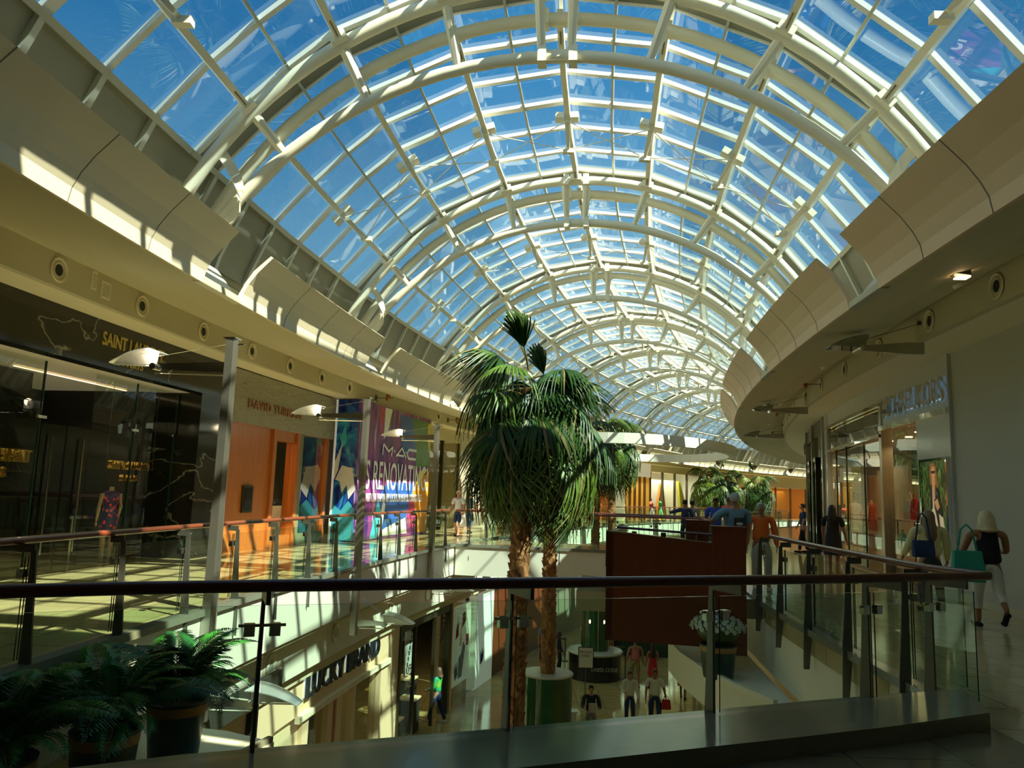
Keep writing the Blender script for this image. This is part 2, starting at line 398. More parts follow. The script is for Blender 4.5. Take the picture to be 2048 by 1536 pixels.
# lower shop-top bands and soffits
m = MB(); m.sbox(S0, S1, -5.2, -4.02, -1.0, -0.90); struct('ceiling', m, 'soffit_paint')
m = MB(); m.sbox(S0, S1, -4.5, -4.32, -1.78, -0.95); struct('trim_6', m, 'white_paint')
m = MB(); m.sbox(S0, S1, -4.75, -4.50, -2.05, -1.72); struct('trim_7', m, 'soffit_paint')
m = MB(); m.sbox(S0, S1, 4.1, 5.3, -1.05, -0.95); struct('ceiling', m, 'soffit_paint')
m = MB(); m.sbox(S0, S1, 4.5, 4.7, -5.6, -0.98); struct('wall_right_lower', m, 'peach_paint')
# far crossing bridge
def cross(s0a, s1a, u0, u1, z0, z1, mt, name, skew=0.55):
    m = MB(); n = 8; rings = []
    for i in range(n+1):
        u = u0+(u1-u0)*i/n; k = skew*i/n
        rings.append([W(s0a+k, u, z0), W(s1a+k, u, z0), W(s1a+k, u, z1), W(s0a+k, u, z1)])
    m.loft(rings); return struct(name, m, mt)
cross(24.0, 26.9, -4.05, 3.9, -0.30, 0.0, 'tile_upper', 'floor')
cross(23.92, 24.15, -3.9, 3.8, -0.92, -0.05, 'white_paint', 'trim_8')
cross(26.8, 27.0, -3.9, 3.8, -0.92, -0.05, 'white_paint', 'trim_9')
cross(24.15, 26.8, -3.95, 3.85, -0.92, -0.84, 'soffit_paint', 'ceiling')
cross(23.88, 24.2, -3.9, 3.8, -0.05, 0.035, 'curb_stone', 'trim_10')
# landing beside the timber guard wall
m = MB(); rings = [[W(s, u, z) for (u, z) in ((0.75, -0.32), (4.0, -0.32), (4.0, 0.0), (0.75, 0.0))] for s in (13.75, 15, 16.5)]
m.loft(rings); struct('floor', m, 'tile_upper')
# lower floor and closing walls
m = MB(); m.sbox(S0, S1, -13.5, 13.5, -5.75, -5.6, 3); struct('floor', m, 'tile_lower')
m = MB(); m.sbox(S0, S1, -13.7, -13.5, -5.7, 6.2, 4); struct('wall_left', m, 'wall_grey')
m = MB(); m.sbox(S0, S1, 13.5, 13.7, -5.7, 6.2, 4); struct('wall_right', m, 'wall_grey')
for nm, s in (('wall_back', S0), ('wall_far', S1)):
    m = MB(); m.loft([[W(s, -13.6, -5.7), W(s+0.2, -13.6, -5.7), W(s+0.2, -13.6, 11), W(s, -13.6, 11)], [W(s, 13.6, -5.7), W(s+0.2, 13.6, -5.7), W(s+0.2, 13.6, 11), W(s, 13.6, 11)]])
    struct(nm, m, 'peach_paint')
# flat roofs above the shops (block the sky outside the vault)
m = MB(); m.sbox(S0, S1, -13.7, -5.9, 5.35, 5.5, 3); struct('ceiling', m, 'wall_grey')
m = MB(); m.sbox(S0, S1, 6.45, 13.7, 5.35, 5.5, 3); struct('ceiling', m, 'wall_grey')

# gallery soffits, downlight bands and ledges
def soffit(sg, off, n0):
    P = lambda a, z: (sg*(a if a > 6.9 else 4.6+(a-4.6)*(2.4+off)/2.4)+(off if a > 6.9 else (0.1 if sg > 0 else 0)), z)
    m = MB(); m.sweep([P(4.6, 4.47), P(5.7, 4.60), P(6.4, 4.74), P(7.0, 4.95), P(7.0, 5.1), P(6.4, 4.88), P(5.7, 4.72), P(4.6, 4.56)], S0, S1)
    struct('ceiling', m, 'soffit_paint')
    m = MB(); m.sweep([P(7.0, 4.45), P(7.12, 4.45), P(7.12, 5.1), P(7.0, 5.1)], S0, S1); struct('trim_%d' % n0, m, 'soffit_paint')
    m = MB(); m.sweep([P(7.12, 4.45), P(8.1, 4.45), P(8.1, 4.53), P(7.12, 4.53)], S0, S1); struct('trim_%d' % (n0+1), m, 'cream_paint')
soffit(-1, 0.0, 11)
soffit(1, -0.45, 13)

# light-cove panels: one leaning panel per truss bay, a set-back return at each truss
NT = 14
TS = [10.5+7.25*k for k in range(-2, NT)]
def cove(sg, off, mt, rt, base):
    P = lambda a, z: (sg*a+off, z)
    for k, ts in enumerate(TS):
        m = MB(); a, b = ts+0.98, ts+7.25-0.2
        prof = [P(4.60, 4.46), P(4.57, 4.62), P(4.49, 4.78), P(4.36, 4.96), P(4.12, 5.21), P(4.16, 5.24), P(4.42, 5.00), P(4.55, 4.80), P(4.64, 4.62), P(4.68, 4.48)]
        m.sweep(prof, a, b, 1.0)
        m.cur = 1
        for q in (0.27, 0.52, 0.77):
            s = a+(b-a)*q; pp = [(sg*(x-0.004)+off, z) for x, z in ((4.60, 4.46), (4.57, 4.62), (4.49, 4.78), (4.36, 4.96), (4.12, 5.21))]
            m.sweep(pp+[(u+sg*0.012, z) for u, z in pp[::-1]], s, s+0.013, 1)
        o = struct('trim_%d' % (base+2*k), m, [mt, 'seam_dark'])
        m = MB(); m.sweep([P(4.60, 4.46), P(5.05, 5.02), P(5.15, 5.02), P(4.72, 4.46)], ts-0.24, ts+1.02, 1)
        m.sweep([P(5.05, 5.02), P(5.9, 5.02), P(5.9, 4.96), P(5.05, 4.96)], ts-0.24, ts+1.02, 1)
        struct('trim_%d' % (base+2*k+1), m, rt)
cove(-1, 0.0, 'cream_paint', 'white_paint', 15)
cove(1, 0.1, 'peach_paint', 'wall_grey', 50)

# ------------------------------------------------------------------ glazed vault
ZC, RA, RG = 2.93, 6.20, 6.60
def VP(s, r, deg, zc=ZC):
    a = math.radians(deg); return W(s, UC+r*math.sin(a), zc+r*math.cos(a))
NODES = [-62.8, -47.1, -31.4, -15.7, 0, 15.7, 31.4, 47.1, 62.8]
MIDS = [-54.9, -39.25, -23.55, -7.85, 7.85, 23.55, 39.25, 54.9]
GEDGE = 56.3
def rg(deg):
    """the glazing is flat between the nodes"""
    d = abs(((deg+7.85) % 15.7)-7.85)
    return RG*math.cos(math.radians(7.85))/math.cos(math.radians(7.85-d)) if d < 7.85 else RG*math.cos(math.radians(7.85))
angs = [-GEDGE, -54.9, -47.1, -39.25, -31.4, -23.55, -15.7, -7.85, 0, 7.85, 15.7, 23.55, 31.4, 39.25, 47.1, 54.9, GEDGE]
cuts = [-GEDGE, -47.1, -39.25, -31.4, -23.55, -15.7, -7.85, 0, 7.85, 15.7, 23.55, 31.4, 39.25, 47.1, GEDGE]
def rad(deg): return RG if abs(deg % 15.7) < 0.01 or abs(deg) == GEDGE else RG*math.cos(math.radians(7.85))
m = MB(); m.loft([[VP(s, r, a) for a, r in [(q, RG-0.05) for q in range(-69, 70, 6)]+[(q, RG+0.15) for q in range(69, -70, -6)]] for s in (S0, -10, -4, 3.23)])
struct('ceiling', m, 'spandrel')
for k, ts in enumerate(TS):
    if k == 0: continue
    root = empty('window_%d' % (k+1), W(ts+3.6, UC, 9.4), kind='structure')
    g = MB(); bars = MB(); fl = MB(); sp = MB()
    rows = [ts+0.80+1.1*i for i in range(7)]
    for i in range(6):
        sa, sb = rows[i], rows[i+1]
        for c0, c1 in zip(cuts, cuts[1:]):
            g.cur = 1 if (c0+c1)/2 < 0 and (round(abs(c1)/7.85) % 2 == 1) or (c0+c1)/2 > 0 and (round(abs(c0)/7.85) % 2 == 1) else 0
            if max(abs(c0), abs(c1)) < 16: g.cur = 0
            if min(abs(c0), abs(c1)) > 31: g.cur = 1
            g.face([g.wpt(VP(sa, rad(c0), c0)), g.wpt(VP(sb, rad(c0), c0)), g.wpt(VP(sb, rad(c1), c1)), g.wpt(VP(sa, rad(c1), c1))])
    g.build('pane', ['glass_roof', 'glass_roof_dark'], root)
    # transverse glazing bars (pale flange below a dark gasket)
    for i, s in enumerate(rows):
        for c0, c1 in zip(cuts, cuts[1:]):
            p, q = VP(s, rad(c0)-0.04, c0), VP(s, rad(c1)-0.04, c1)
            n = (VP(s, RG, (c0+c1)/2)-VP(s, 1, (c0+c1)/2)).normalized()
            fl.bar([p, q], (0.05 if i == 0 else 0.16 if i == 3 else 0.10), 0.07, side=n)
    fl.build('glazing_bar', 'mullion_flange', root)
    for c in cuts:
        pth = [VP(s, rad(c)-0.05, c) for s in (ts+0.02, ts+2.4, ts+4.8, ts+7.25)]
        n = (VP(ts, 2, c)-VP(ts, 1, c)).normalized()
        bars.bar(pth, 0.045 if round(abs(c)/7.85) % 2 else 0.06, 0.09, side=n)
    bars.build('mullion', 'mullion', root)
    # closed strip above each truss, closed skirts below the glass
    for c0, c1 in zip(cuts, cuts[1:]):
        for (sa, sb) in ((ts+0.20, ts+0.79),):
            sp.loft([[VP(sa, rad(c0)-0.05, c0), VP(sb, rad(c0)-0.05, c0), VP(sb, rad(c0)+0.08, c0), VP(sa, rad(c0)+0.08, c0)],
                     [VP(sa, rad(c1)-0.05, c1), VP(sb, rad(c1)-0.05, c1), VP(sb, rad(c1)+0.08, c1), VP(sa, rad(c1)+0.08, c1)]])
    for sg in (-1, 1):
        for i in range(6):
            for sa, sb in (((ts if i == 0 else rows[i])+0.02, rows[i+1]-0.02),):
                sp.loft([[VP(sa, r, sg*a) for a, r in ((GEDGE, RG-0.02), (66, RG-0.12), (68, RG-0.15), (68, RG-0.1), (66, RG+0.1), (GEDGE, RG+0.12))],
                         [VP(sb, r, sg*a) for a, r in ((GEDGE, RG-0.02), (66, RG-0.12), (68, RG-0.15), (68, RG-0.1), (66, RG+0.1), (GEDGE, RG+0.12))]])
        sp.loft([[VP(s, r, sg*a) for a, r in ((GEDGE, RG+0.02), (66, RG-0.05), (69, RG-0.08), (69, RG+0.1), (66, RG+0.14), (GEDGE, RG+0.14))] for s in (ts, ts+3.6, ts+7.25)])
    sp.build('spandrel', 'spandrel', root)
    for r_ in rows:
        pass
    # skirt ribs
    rb = MB()
    for sg in (-1, 1):
        for s in rows[:-1]:
            rb.loft([[VP(s-0.045, r, sg*a), VP(s+0.045, r, sg*a), VP(s+0.045, r-0.07, sg*a), VP(s-0.045, r-0.07, sg*a)] for a, r in ((GEDGE, RG-0.02), (66, RG-0.12), (68, RG-0.15))])
        rb.loft([[VP(s, RG+0.0, sg*a) for a in (GEDGE-0.3, GEDGE+0.5)]+[VP(s, RG-0.10, sg*a) for a in (GEDGE+0.5, GEDGE-0.3)] for s in (ts+0.02, ts+3.6, ts+7.25)])
    rb.build('rib', 'mullion', root)

# ------------------------------------------------------------------ trusses (steel, one thing each)
RB, ZB = 6.33, 1.90
def truss(ts, first=None):
    k = TS.index(ts)
    words = ['first', 'second', 'third', 'fourth', 'fifth', 'sixth', 'seventh', 'eighth', 'ninth', 'tenth', 'eleventh', 'twelfth', 'thirteenth', 'fourteenth', 'fifteenth', 'sixteenth']
    where = {0: 'farthest behind the viewpoint', 1: 'just behind the viewpoint'}.get(k, '%s one counted from the foreground' % words[k-2])
    root = empty('roof_truss', W(ts+0.45, UC, ZC+RA), 'white tubular steel roof arch, '+where, 'roof truss', 'arched steel roof trusses')
    AA = list(range(-68, 69, 4))
    sa, sc, sb = ts, ts+0.86, ts+0.43
    n = 10 if k < 6 else 6
    m = MB(); m.tube([VP(sa, RA, a) for a in AA], 0.105, n); m.build('top_chord', 'truss_white', root, smooth=True)
    m = MB(); m.tube([VP(sc, RA, a) for a in AA], 0.105, n); m.build('top_chord', 'truss_white', root, smooth=True)
    m = MB(); m.tube([VP(sb, RB, a, ZB) for a in range(-64, 65, 4)], 0.095, n); m.build('bottom_chord', 'truss_white', root, smooth=True)
    m2 = [(-47.1, -41), (-31.4, -27.3), (-15.7, -14), (-2.6, -2.2), (2.2, 1.8), (15.7, 12.5), (31.4, 25.8), (47.1, 40.3)]
    for a, b in m2:
        m = MB()
        m.tube([VP(sa, RA, a), VP(sb, RB, b, ZB)], [0.085, 0.06], 8); m.tube([VP(sc, RA, a), VP(sb, RB, b, ZB)], [0.06, 0.05], 8)
        m.build('strut', 'truss_white', root, smooth=True)
    if k < 9:
        for s, r, zc in ((sa, RA, ZC), (sc, RA, ZC), (sb, RB, ZB)):      # pinned joint at the crown
            m = MB(); F = FR(s, UC, zc+r)
            m.box(-0.30, -0.17, -0.12, 0.12, -0.13, 0.13, F); m.box(0.17, 0.30, -0.12, 0.12, -0.13, 0.13, F)
            m.box(-0.2, 0.2, -0.05, 0.05, -0.09, 0.09, F)
            m.M = F @ Matrix.Rotation(PI/2, 4, 'X'); m.lathe([(0.05, -0.09), (0.05, 0.09)], n=10)
            m.build('hinge', 'truss_white', root)
        for sg in (-1, 1):                                             # foot plates
            m = MB(); pa = []
            for q in range(9):
                t = q/8; A = VP(ts+0.05, RA, sg*54); B = VP(sb, RB, sg*56, ZB); C_ = W(ts+0.3, UC+sg*4.35, 5.75)
                pa.append(A*(1-t)**2+C_*2*t*(1-t)+B*t*t)
            m.bar(pa, 0.03, 0.16, side=Vector((0, 0, 1))); m.bar([VP(sb, RB, sg*56, ZB), VP(sb, RA+0.1, sg*64)], 0.14, 0.05)
            m.build('foot_plate', 'truss_white', root)
    return root
for ts in TS: truss(ts)
# purlins: one row of box purlins between two trusses, one thing each
for k, ts in enumerate(TS[1:-1]):
    side = {-47.1: 'low on the left', -31.4: 'middle of the left slope', -15.7: 'left of the crown', 0: 'along the crown', 15.7: 'right of the crown', 31.4: 'middle of the right slope', 47.1: 'low on the right'}
    bay = ['just behind the viewpoint', 'in the nearest full roof bay', 'in the second roof bay', 'in the third roof bay', 'in the fourth roof bay', 'in the fifth roof bay', 'in the sixth roof bay', 'in the seventh roof bay', 'in the eighth roof bay', 'in the ninth roof bay', 'in the tenth roof bay', 'in the eleventh roof bay', 'in the twelfth roof bay', 'in the thirteenth roof bay'][k]
    for a in (-47.1, -31.4, -15.7, 0, 15.7, 31.4, 47.1):
        root = empty('roof_purlin', VP(ts+4, RA, a), 'cream box purlin %s, %s' % (side[a], bay), 'purlin', 'purlins under the glass roof')
        n = (VP(ts, 2, a)-VP(ts, 1, a)).normalized()
        m = MB(); m.bar([VP(s, RA+0.08, a) for s in (ts+0.86, ts+2.5, ts+5, ts+7.25)], 0.10, 0.20, side=n)
        for s in (ts+0.95, ts+7.1): m.bar([VP(s-0.06, RA+0.02, a), VP(s+0.06, RA+0.02, a)], 0.26, 0.14, side=n)
        m.build('beam', 'truss_white', root)
        if k < 8:
            for s in (ts+1.15, ts+6.65):
                m = MB(); m.bar([VP(s, RA-0.03, a), VP(s+0.35, RA-0.03, a)], 0.022, 0.012, side=n); m.build('slot', 'seam_dark', root)
            m = MB(); s = ts+4.05
            for d in (-0.28, 0.28):
                a2 = a+d*5; m.bar([VP(s-0.12, RA-0.02, a2), VP(s+0.12, RA-0.02, a2)], 0.16, 0.12, side=n)
            m.loft([[VP(s+y, RA-0.02, a+d) for y, d in ((-0.08, -0.5), (0.08, -0.5), (0.08, 0.5), (-0.08, 0.5))], [VP(s+0.55+y, RA-0.42, a+d) for y, d in ((-0.04, -0.3), (0.04, -0.3), (0.04, 0.3), (-0.04, 0.3))]])
            F = m; p = VP(s+0.62, RA-0.45, a); m.bar([p-Vector((0.11, 0, 0)), p+Vector((0.11, 0, 0))], 0.12, 0.09)
            m.build('bracket', 'truss_white', root)
# tie rods zig-zagging between the purlin brackets
for k, ts in enumerate(TS[2:10]):
    for a0, a1 in zip((-47.1, -31.4, -15.7, 0, 15.7, 31.4), (-31.4, -15.7, 0, 15.7, 31.4, 47.1)):
        m = MB(); s = ts+4.05
        m.tube([VP(s, RA-0.10, a0), VP(s+0.62, RA-0.42, a1)], 0.010, 5); m.tube([VP(s+0.62, RA-0.42, a0), VP(s, RA-0.10, a1)], 0.010, 5)
        o = m.build('tie_rod', 'truss_white')
        tag(o, 'pair of thin crossed tie rods between two purlins under the glass roof', 'tie rod', 'crossed tie rods under the glass roof')
# round downlights on the bands
def roundlight(s, side, k, n):
    u = -7.0 if side < 0 else 6.55
    root = empty('recessed_speaker', W(s, u, 4.70), None, 'speaker', 'round wall speakers on the %s band' % ('left' if side < 0 else 'right'))
    ordn = ['nearest', 'second', 'third', 'fourth', 'fifth', 'sixth', 'seventh', 'eighth', 'ninth', 'tenth', 'eleventh', 'twelfth'][n]
    root['label'] = 'round recessed fixture on the %s gallery band, %s one along it' % ('left' if side < 0 else 'right', ordn)
    F = FR(s, u, 4.70) @ Matrix.Rotation(PI/2*(1 if side < 0 else -1), 4, 'Y')
    m = MB(F); m.lathe([(0.17, 0.0), (0.19, 0.02), (0.175, 0.035), (0.15, 0.02), (0.15, 0.0)], n=24, cap=False); m.build('outer_ring', 'cream_paint', root, smooth=True)
    m = MB(F); m.lathe([(0.15, 0.004), (0.12, 0.030), (0.105, 0.024), (0.085, 0.012)], n=24, cap=False); m.build('inner_ring', 'soffit_paint', root, smooth=True)
    m = MB(F); m.lathe([(0.088, 0.005), (0.088, 0.014)], n=20); m.build('grille', 'black_matte', root)
for n, s in enumerate((8.7, 10.55, 12.6, 14.6, 16.6, 18.5, 20.35, 22.2, 30, 32)): roundlight(s, -1, n, n)
for n, s in enumerate((9.2, 11.0, 13.3, 15.9, 18.6, 21.3, 24.0, 27.0, 30)): roundlight(s, 1, n, n)
def plate(s, u, z, w, h, lab, name='wall_vent', side=-1, mt='cream_paint'):
    F = FR(s, u, z); m = MB(F); d = -side*0.02
    root = empty(name, W(s, u, z), lab, 'vent')
    m.box(min(0, d), max(0, d), -w/2, w/2, -h/2, h/2); m.build('frame', mt, root)
    m = MB(F); e = -side*0.026
    for i in range(6): m.box(min(d, e), max(d, e), -w*0.38, w*0.38, -h*0.38+i*h*0.13, -h*0.33+i*h*0.13)
    m.build('louvre', 'wall_grey', root)
plate(11.62, -7.0, 4.70, 0.24, 0.28, 'square louvred plate on left band between nearest two round fixtures')
plate(11.33, -7.0, 4.78, 0.13, 0.30, 'narrow upright fixture beside the louvred plate on left band', 'alarm_strobe')
plate(10.1, 6.55, 4.70, 0.2, 0.26, 'louvred plate on right band among the round fixtures', 'wall_vent', 1)
# ================================================================== BALUSTRADES
def balustrade(path, label, posts, glass, rail_mat='handrail_wood', top=1.07, name='balustrade', nrm=1.0, off=0.0, post_off=0.12, fins=True, post_top=0.99, gt=0.93, gb=0.06, ntube=12, brk=0, z0=0.0):
    """path: list of (x, y) world points; posts: list of distances along it; glass: list of (d0, d1)"""
    P = [Vector((x, y)) for x, y in path]
    L = [0.0]
    for a, b in zip(P, P[1:]): L.append(L[-1]+(b-a).length)
    def at(d):
        for i in range(len(P)-1):
            if d <= L[i+1] or i == len(P)-2:
                t = (P[i+1]-P[i]).normalized(); p = P[i]+t*(d-L[i]); return p, t
    p0, _ = at(0)
    root = empty(name, (p0.x, p0.y, z0), label, 'railing')
    nst = max(8, int(L[-1]/0.7))
    pts = [(at(L[-1]*i/nst)[0].x, at(L[-1]*i/nst)[0].y, z0+top) for i in range(nst+1)]
    m = MB(); m.tube(pts, 0.034, ntube); m.build('handrail', rail_mat, root, smooth=True)
    for d in posts:
        p, t = at(d); nn = Vector((t.y, -t.x))*nrm           # towards the void
        base = p+nn*off
        M = Matrix.Translation((base.x, base.y, z0)) @ Matrix(((nn.x, t.x, 0, 0), (nn.y, t.y, 0, 0), (0, 0, 1, 0), (0, 0, 0, 1)))
        if fins:
            m = MB(M)
            prof = [(0.0, post_top), (0.045, post_top), (0.075, 0.45), (0.105, 0.05), (0.105, -0.02), (0.115, -0.46), (0.045, -0.46), (0.0, -0.04)]
            pr = [(x+post_off, z) for x, z in prof]
            m.loft([[(x, -0.011, z) for x, z in pr], [(x, 0.011, z) for x, z in pr]]); 
            m.box(-0.02, post_off+0.03, -0.012, 0.012, post_top-0.02, post_top+0.05)
            m.build('post', 'steel_dark', root)
            m = MB(M); m.box(post_off-0.03, post_off-0.012, -0.13, 0.13, gt-0.12, gt-0.105)
            m.box(post_off-0.05, post_off-0.0, -0.10, -0.04, gt-0.17, gt-0.10); m.box(post_off-0.05, post_off-0.0, 0.04, 0.10, gt-0.17, gt-0.10)
            m.build('glass_clamp', 'steel_bright', root)
    for d0, d1 in glass:
        m = MB(); k = 3; rings = []
        for i in range(k+1):
            p, t = at(d0+(d1-d0)*i/k); nn = Vector((t.y, -t.x))*nrm; q = p+nn*(off+post_off-0.03); r_ = q-nn*0.012
            rings.append([(q.x, q.y, z0+gb), (r_.x, r_.y, z0+gb), (r_.x, r_.y, z0+gt), (q.x, q.y, z0+gt)])
        # main faces as single sheets, dark polished rim
        g = MB(); g.cur = 0
        for a, b in zip(rings, rings[1:]): g.poly([a[0], b[0], b[3], a[3]])
        g.cur = 1
        for a, b in zip(rings, rings[1:]): g.poly([a[3], b[3], b[2], a[2]])
        g.poly([rings[0][0], rings[0][3], rings[0][2], rings[0][1]]); g.poly([rings[-1][0], rings[-1][1], rings[-1][2], rings[-1][3]])
        g.build('glass_panel', ['glass_rail', 'glass_edge'], root)
    return root
def hall_path(u, a, b, st=0.8):
    n = max(2, int((b-a)/st)); return [tuple(W(a+(b-a)*i/n, u)[:2]) for i in range(n+1)]
def run(L, sp, first=0.4):
    ps = []; d = first
    while d < L: ps.append(d); d += sp
    return ps, [(a+0.02, b-0.02) for a, b in zip(ps, ps[1:])]
# near railing in front of the photographer
Ls = [0]
for a, b in zip(RAIL, RAIL[1:]): Ls.append(Ls[-1]+math.hypot(b[0]-a[0], b[1]-a[1]))
def railx(x):
    for i, (a, b) in enumerate(zip(RAIL, RAIL[1:])):
        if a[0] <= x <= b[0]: return Ls[i]+(x-a[0])/(b[0]-a[0])*(Ls[i+1]-Ls[i])
    return Ls[-1]
jx = [-5.6, -4.2, -2.75, -1.28, 0.16, 1.62, 3.02]
px = [railx(x) for x in jx]
gl = [(a+0.02, b-0.02) for a, b in zip(px, px[1:])]+[(px[-1]+0.02, Ls[-1]+0.06)]
balustrade(RAIL, 'dark wood and glass railing in the foreground running across the whole photo', px+[Ls[-1]-0.28], gl, nrm=-1.0, post_off=0.30, gb=0.13, ntube=16)
# right gallery railing
pth = hall_path(3.90, 6.6, 13.25, 0.7); pth = [(3.97, 6.47)]+pth[1:]
ps, gs = run(6.6, 1.42, 0.85)
balustrade(pth, 'railing with steel rail from the near corner to the timber guard wall on the right', ps, [(0.1, ps[0]-0.02)]+gs, nrm=-1.0, off=0.0, post_off=0.10)
# left gallery railing
pth = hall_path(-4.12, 2.0, 23.8, 0.8)
ps, gs = run(22.4, 1.42, 0.6)
balustrade(pth, 'left gallery railing with tapered steel posts, in front of the black shop and the banner', ps, gs, nrm=1.0, post_off=0.10, rail_mat='handrail_red', ntube=10)
# bridge railings
def bridge_path(s, n=8): return [tuple(W(s+0.55*i/n, -4.0+7.8*i/n)[:2]) for i in range(n+1)]
ps, gs = run(7.8, 1.42, 0.5)
balustrade(bridge_path(24.08), 'near railing of the crossing bridge behind the palm trunks', ps, gs, nrm=1.0, post_off=0.06, rail_mat='handrail_red', fins=True, ntube=8)
ps, gs = run(7.8, 1.42, 0.5)
balustrade(bridge_path(26.7), 'far railing of the crossing bridge', ps, gs, nrm=-1.0, post_off=0.06, rail_mat='handrail_red', ntube=8)
pth = hall_path(-4.12, 27.2, 82, 2.0); ps, gs = run(56, 2.9, 0.5)
balustrade(pth, 'long far railing curving along the left gallery beyond the crossing bridge', ps, gs, nrm=1.0, post_off=0.08, rail_mat='handrail_red', ntube=6)
pth = hall_path(3.95, 27.2, 60, 2.0); ps, gs = run(33, 2.9, 0.5)
balustrade(pth, 'far railing of the right gallery beyond the crossing bridge', ps, gs, nrm=-1.0, post_off=0.08, rail_mat='handrail_red', ntube=6)

# ================================================================== COLUMNS WITH LAMP ARMS
def column(s, label, lower=True, k=0):
    u = -3.90; root = empty('lamp_column', W(s, u, -1.3), label, 'column', 'steel lamp columns on the left slab edge')
    F = FR(s, u)
    m = MB(F)
    m.loft([[(-0.05, -0.11, z), (0.06, -0.10, z), (0.09, 0.0, z), (0.06, 0.10, z), (-0.05, 0.11, z)] for z in (-1.35, -0.95, 0.0)]+[[(-0.05, -0.09, z), (0.05, -0.08, z), (0.08, 0.0, z), (0.05, 0.08, z), (-0.05, 0.09, z)] for z in (1.5, 3.56)])
    m.build('shaft', 'steel_brushed', root)
    m = MB(F); m.box(-0.09, 0.08, -0.10, 0.10, 3.56, 3.575); m.box(0.08, 0.17, -0.012, 0.012, 3.48, 3.50); m.build('cap', 'steel_bright', root)
    def lamp(sg, z, L, lit):
        a = MB(F)
        a.loft([[(sg*x, y, zz) for y, zz in ((-w, z-h), (w, z-h), (w, z+h), (-w, z+h))] for x, w, h in ((0.05, 0.035, 0.075), (L*0.8, 0.03, 0.035), (L*0.8+0.02, 0.03, 0.03))])
        ao = a.build('lamp_arm', 'steel_bright', root)
        t = MB(F); t.tube([(sg*0.05, 0, z-0.11), (sg*L*0.86, 0, z-0.10)], 0.012, 6); t.tube([(sg*0.02, 0, 3.5 if z > 0 else z+0.55), (sg*L*1.0, 0, z+0.10)], 0.004, 4)
        t.build('stay_rod', 'steel_bright', root)
        b = MB(F); b.M = F @ Matrix.Translation((sg*L*0.86, 0, z-0.01)) @ Matrix.Rotation(PI/2, 4, 'X'); b.lathe([(0.045, -0.09), (0.05, 0), (0.045, 0.09)], n=14)
        b.build('lamp_head', 'steel_bright', root, smooth=True)
        # curved quarter-leaf reflector
        r = MB(F); rings = []
        for i in range(9):
            q = i/8; x = L*0.80+0.05+q*0.62; zz = z+0.20-0.16*q*q-0.02*q; w = 0.26*(1-q*0.55)
            rings.append([(sg*x, -w, zz), (sg*x, w, zz), (sg*x, w, zz+0.012), (sg*x, -w, zz+0.012)])
        r.loft(rings); ro = r.build('reflector', 'reflector', root, smooth=False)
        e = MB(F); e.tube([(sg*L*0.86, 0.0, z), (sg*(L*0.80+0.05), 0.0, z+0.20)], 0.01, 5); e.tube([(sg*L*0.86, 0.0, z), (sg*(L*0.80+0.67), 0.0, z+0.02)], 0.01, 5)
        e.loft([[(sg*(L*0.86), y, z+0.02), (sg*(L*0.80+0.05), y, z+0.19), (sg*(L*0.80+0.36), y, z+0.15), (sg*(L*0.80+0.66), y, z+0.03)] for y in (-0.004, 0.004)])
        e.build('lamp_lens', 'lens_white', ro)
    lamp(-1, 3.17, 1.22, True)
    if lower: lamp(1, -1.10, 0.75, False)
    return root
column(9.92, 'nearest and tallest-looking brushed steel lamp column on the left gallery edge', True)
column(15.93, 'middle brushed steel lamp column, standing in front of the banner corner', True)
column(21.5, 'third brushed steel lamp column, right of the colourful banner', True)
# wall lamps on the right
def walllamp(s, n):
    lab = ['largest wall lamp with leaf reflector high on the right gallery', 'second wall lamp with leaf reflector along the right gallery', 'farthest wall lamp with leaf reflector on the right gallery'][n]
    F = FR(s, 6.3, 4.30); root = empty('wall_lamp', W(s, 6.3, 4.30), lab, 'lamp', 'leaf wall lamps on the right gallery')
    m = MB(F); m.loft([[(x, y, zz) for y, zz in ((-w, -h), (w, -h), (w, h), (-w, h))] for x, w, h in ((0.28, 0.05, 0.10), (0.0, 0.05, 0.10), (-0.75, 0.03, 0.045))]); m.build('lamp_arm', 'steel_brushed', root)
    m = MB(F); m.tube([(0.28, 0, 0.45), (-0.9, 0, 0.09)], 0.005, 4); m.tube([(0.2, 0, 0.45), (0.28, 0, 0.45)], 0.04, 8); m.build('stay_rod', 'steel_dark', root)
    r = MB(F); rings = []
    for i in range(9):
        q = i/8; x = -0.66-q*0.62; zz = 0.20-0.18*q*q; w = 0.24*(1-q*0.55); rings.append([(x, -w, zz), (x, w, zz), (x, w, zz+0.012), (x, -w, zz+0.012)])
    r.loft(rings); ro = r.build('reflector', 'reflector', root)
    e = MB(F); e.loft([[(-0.74, y, -0.02), (-0.66, y, 0.19), (-1.0, y, 0.14), (-1.27, y, 0.01)] for y in (-0.2, 0.2)]); e.build('lamp_lens', 'glass_mirror', ro)
    m = MB(F); m.M = F @ Matrix.Translation((-0.78, 0, -0.02)) @ Matrix.Rotation(PI/2, 4, 'X'); m.lathe([(0.04, -0.22), (0.04, 0.22)], n=10); m.build('lamp_head', 'steel_bright', root)
for n, s in enumerate((13.72, 23.8, 33.5)): walllamp(s, n)
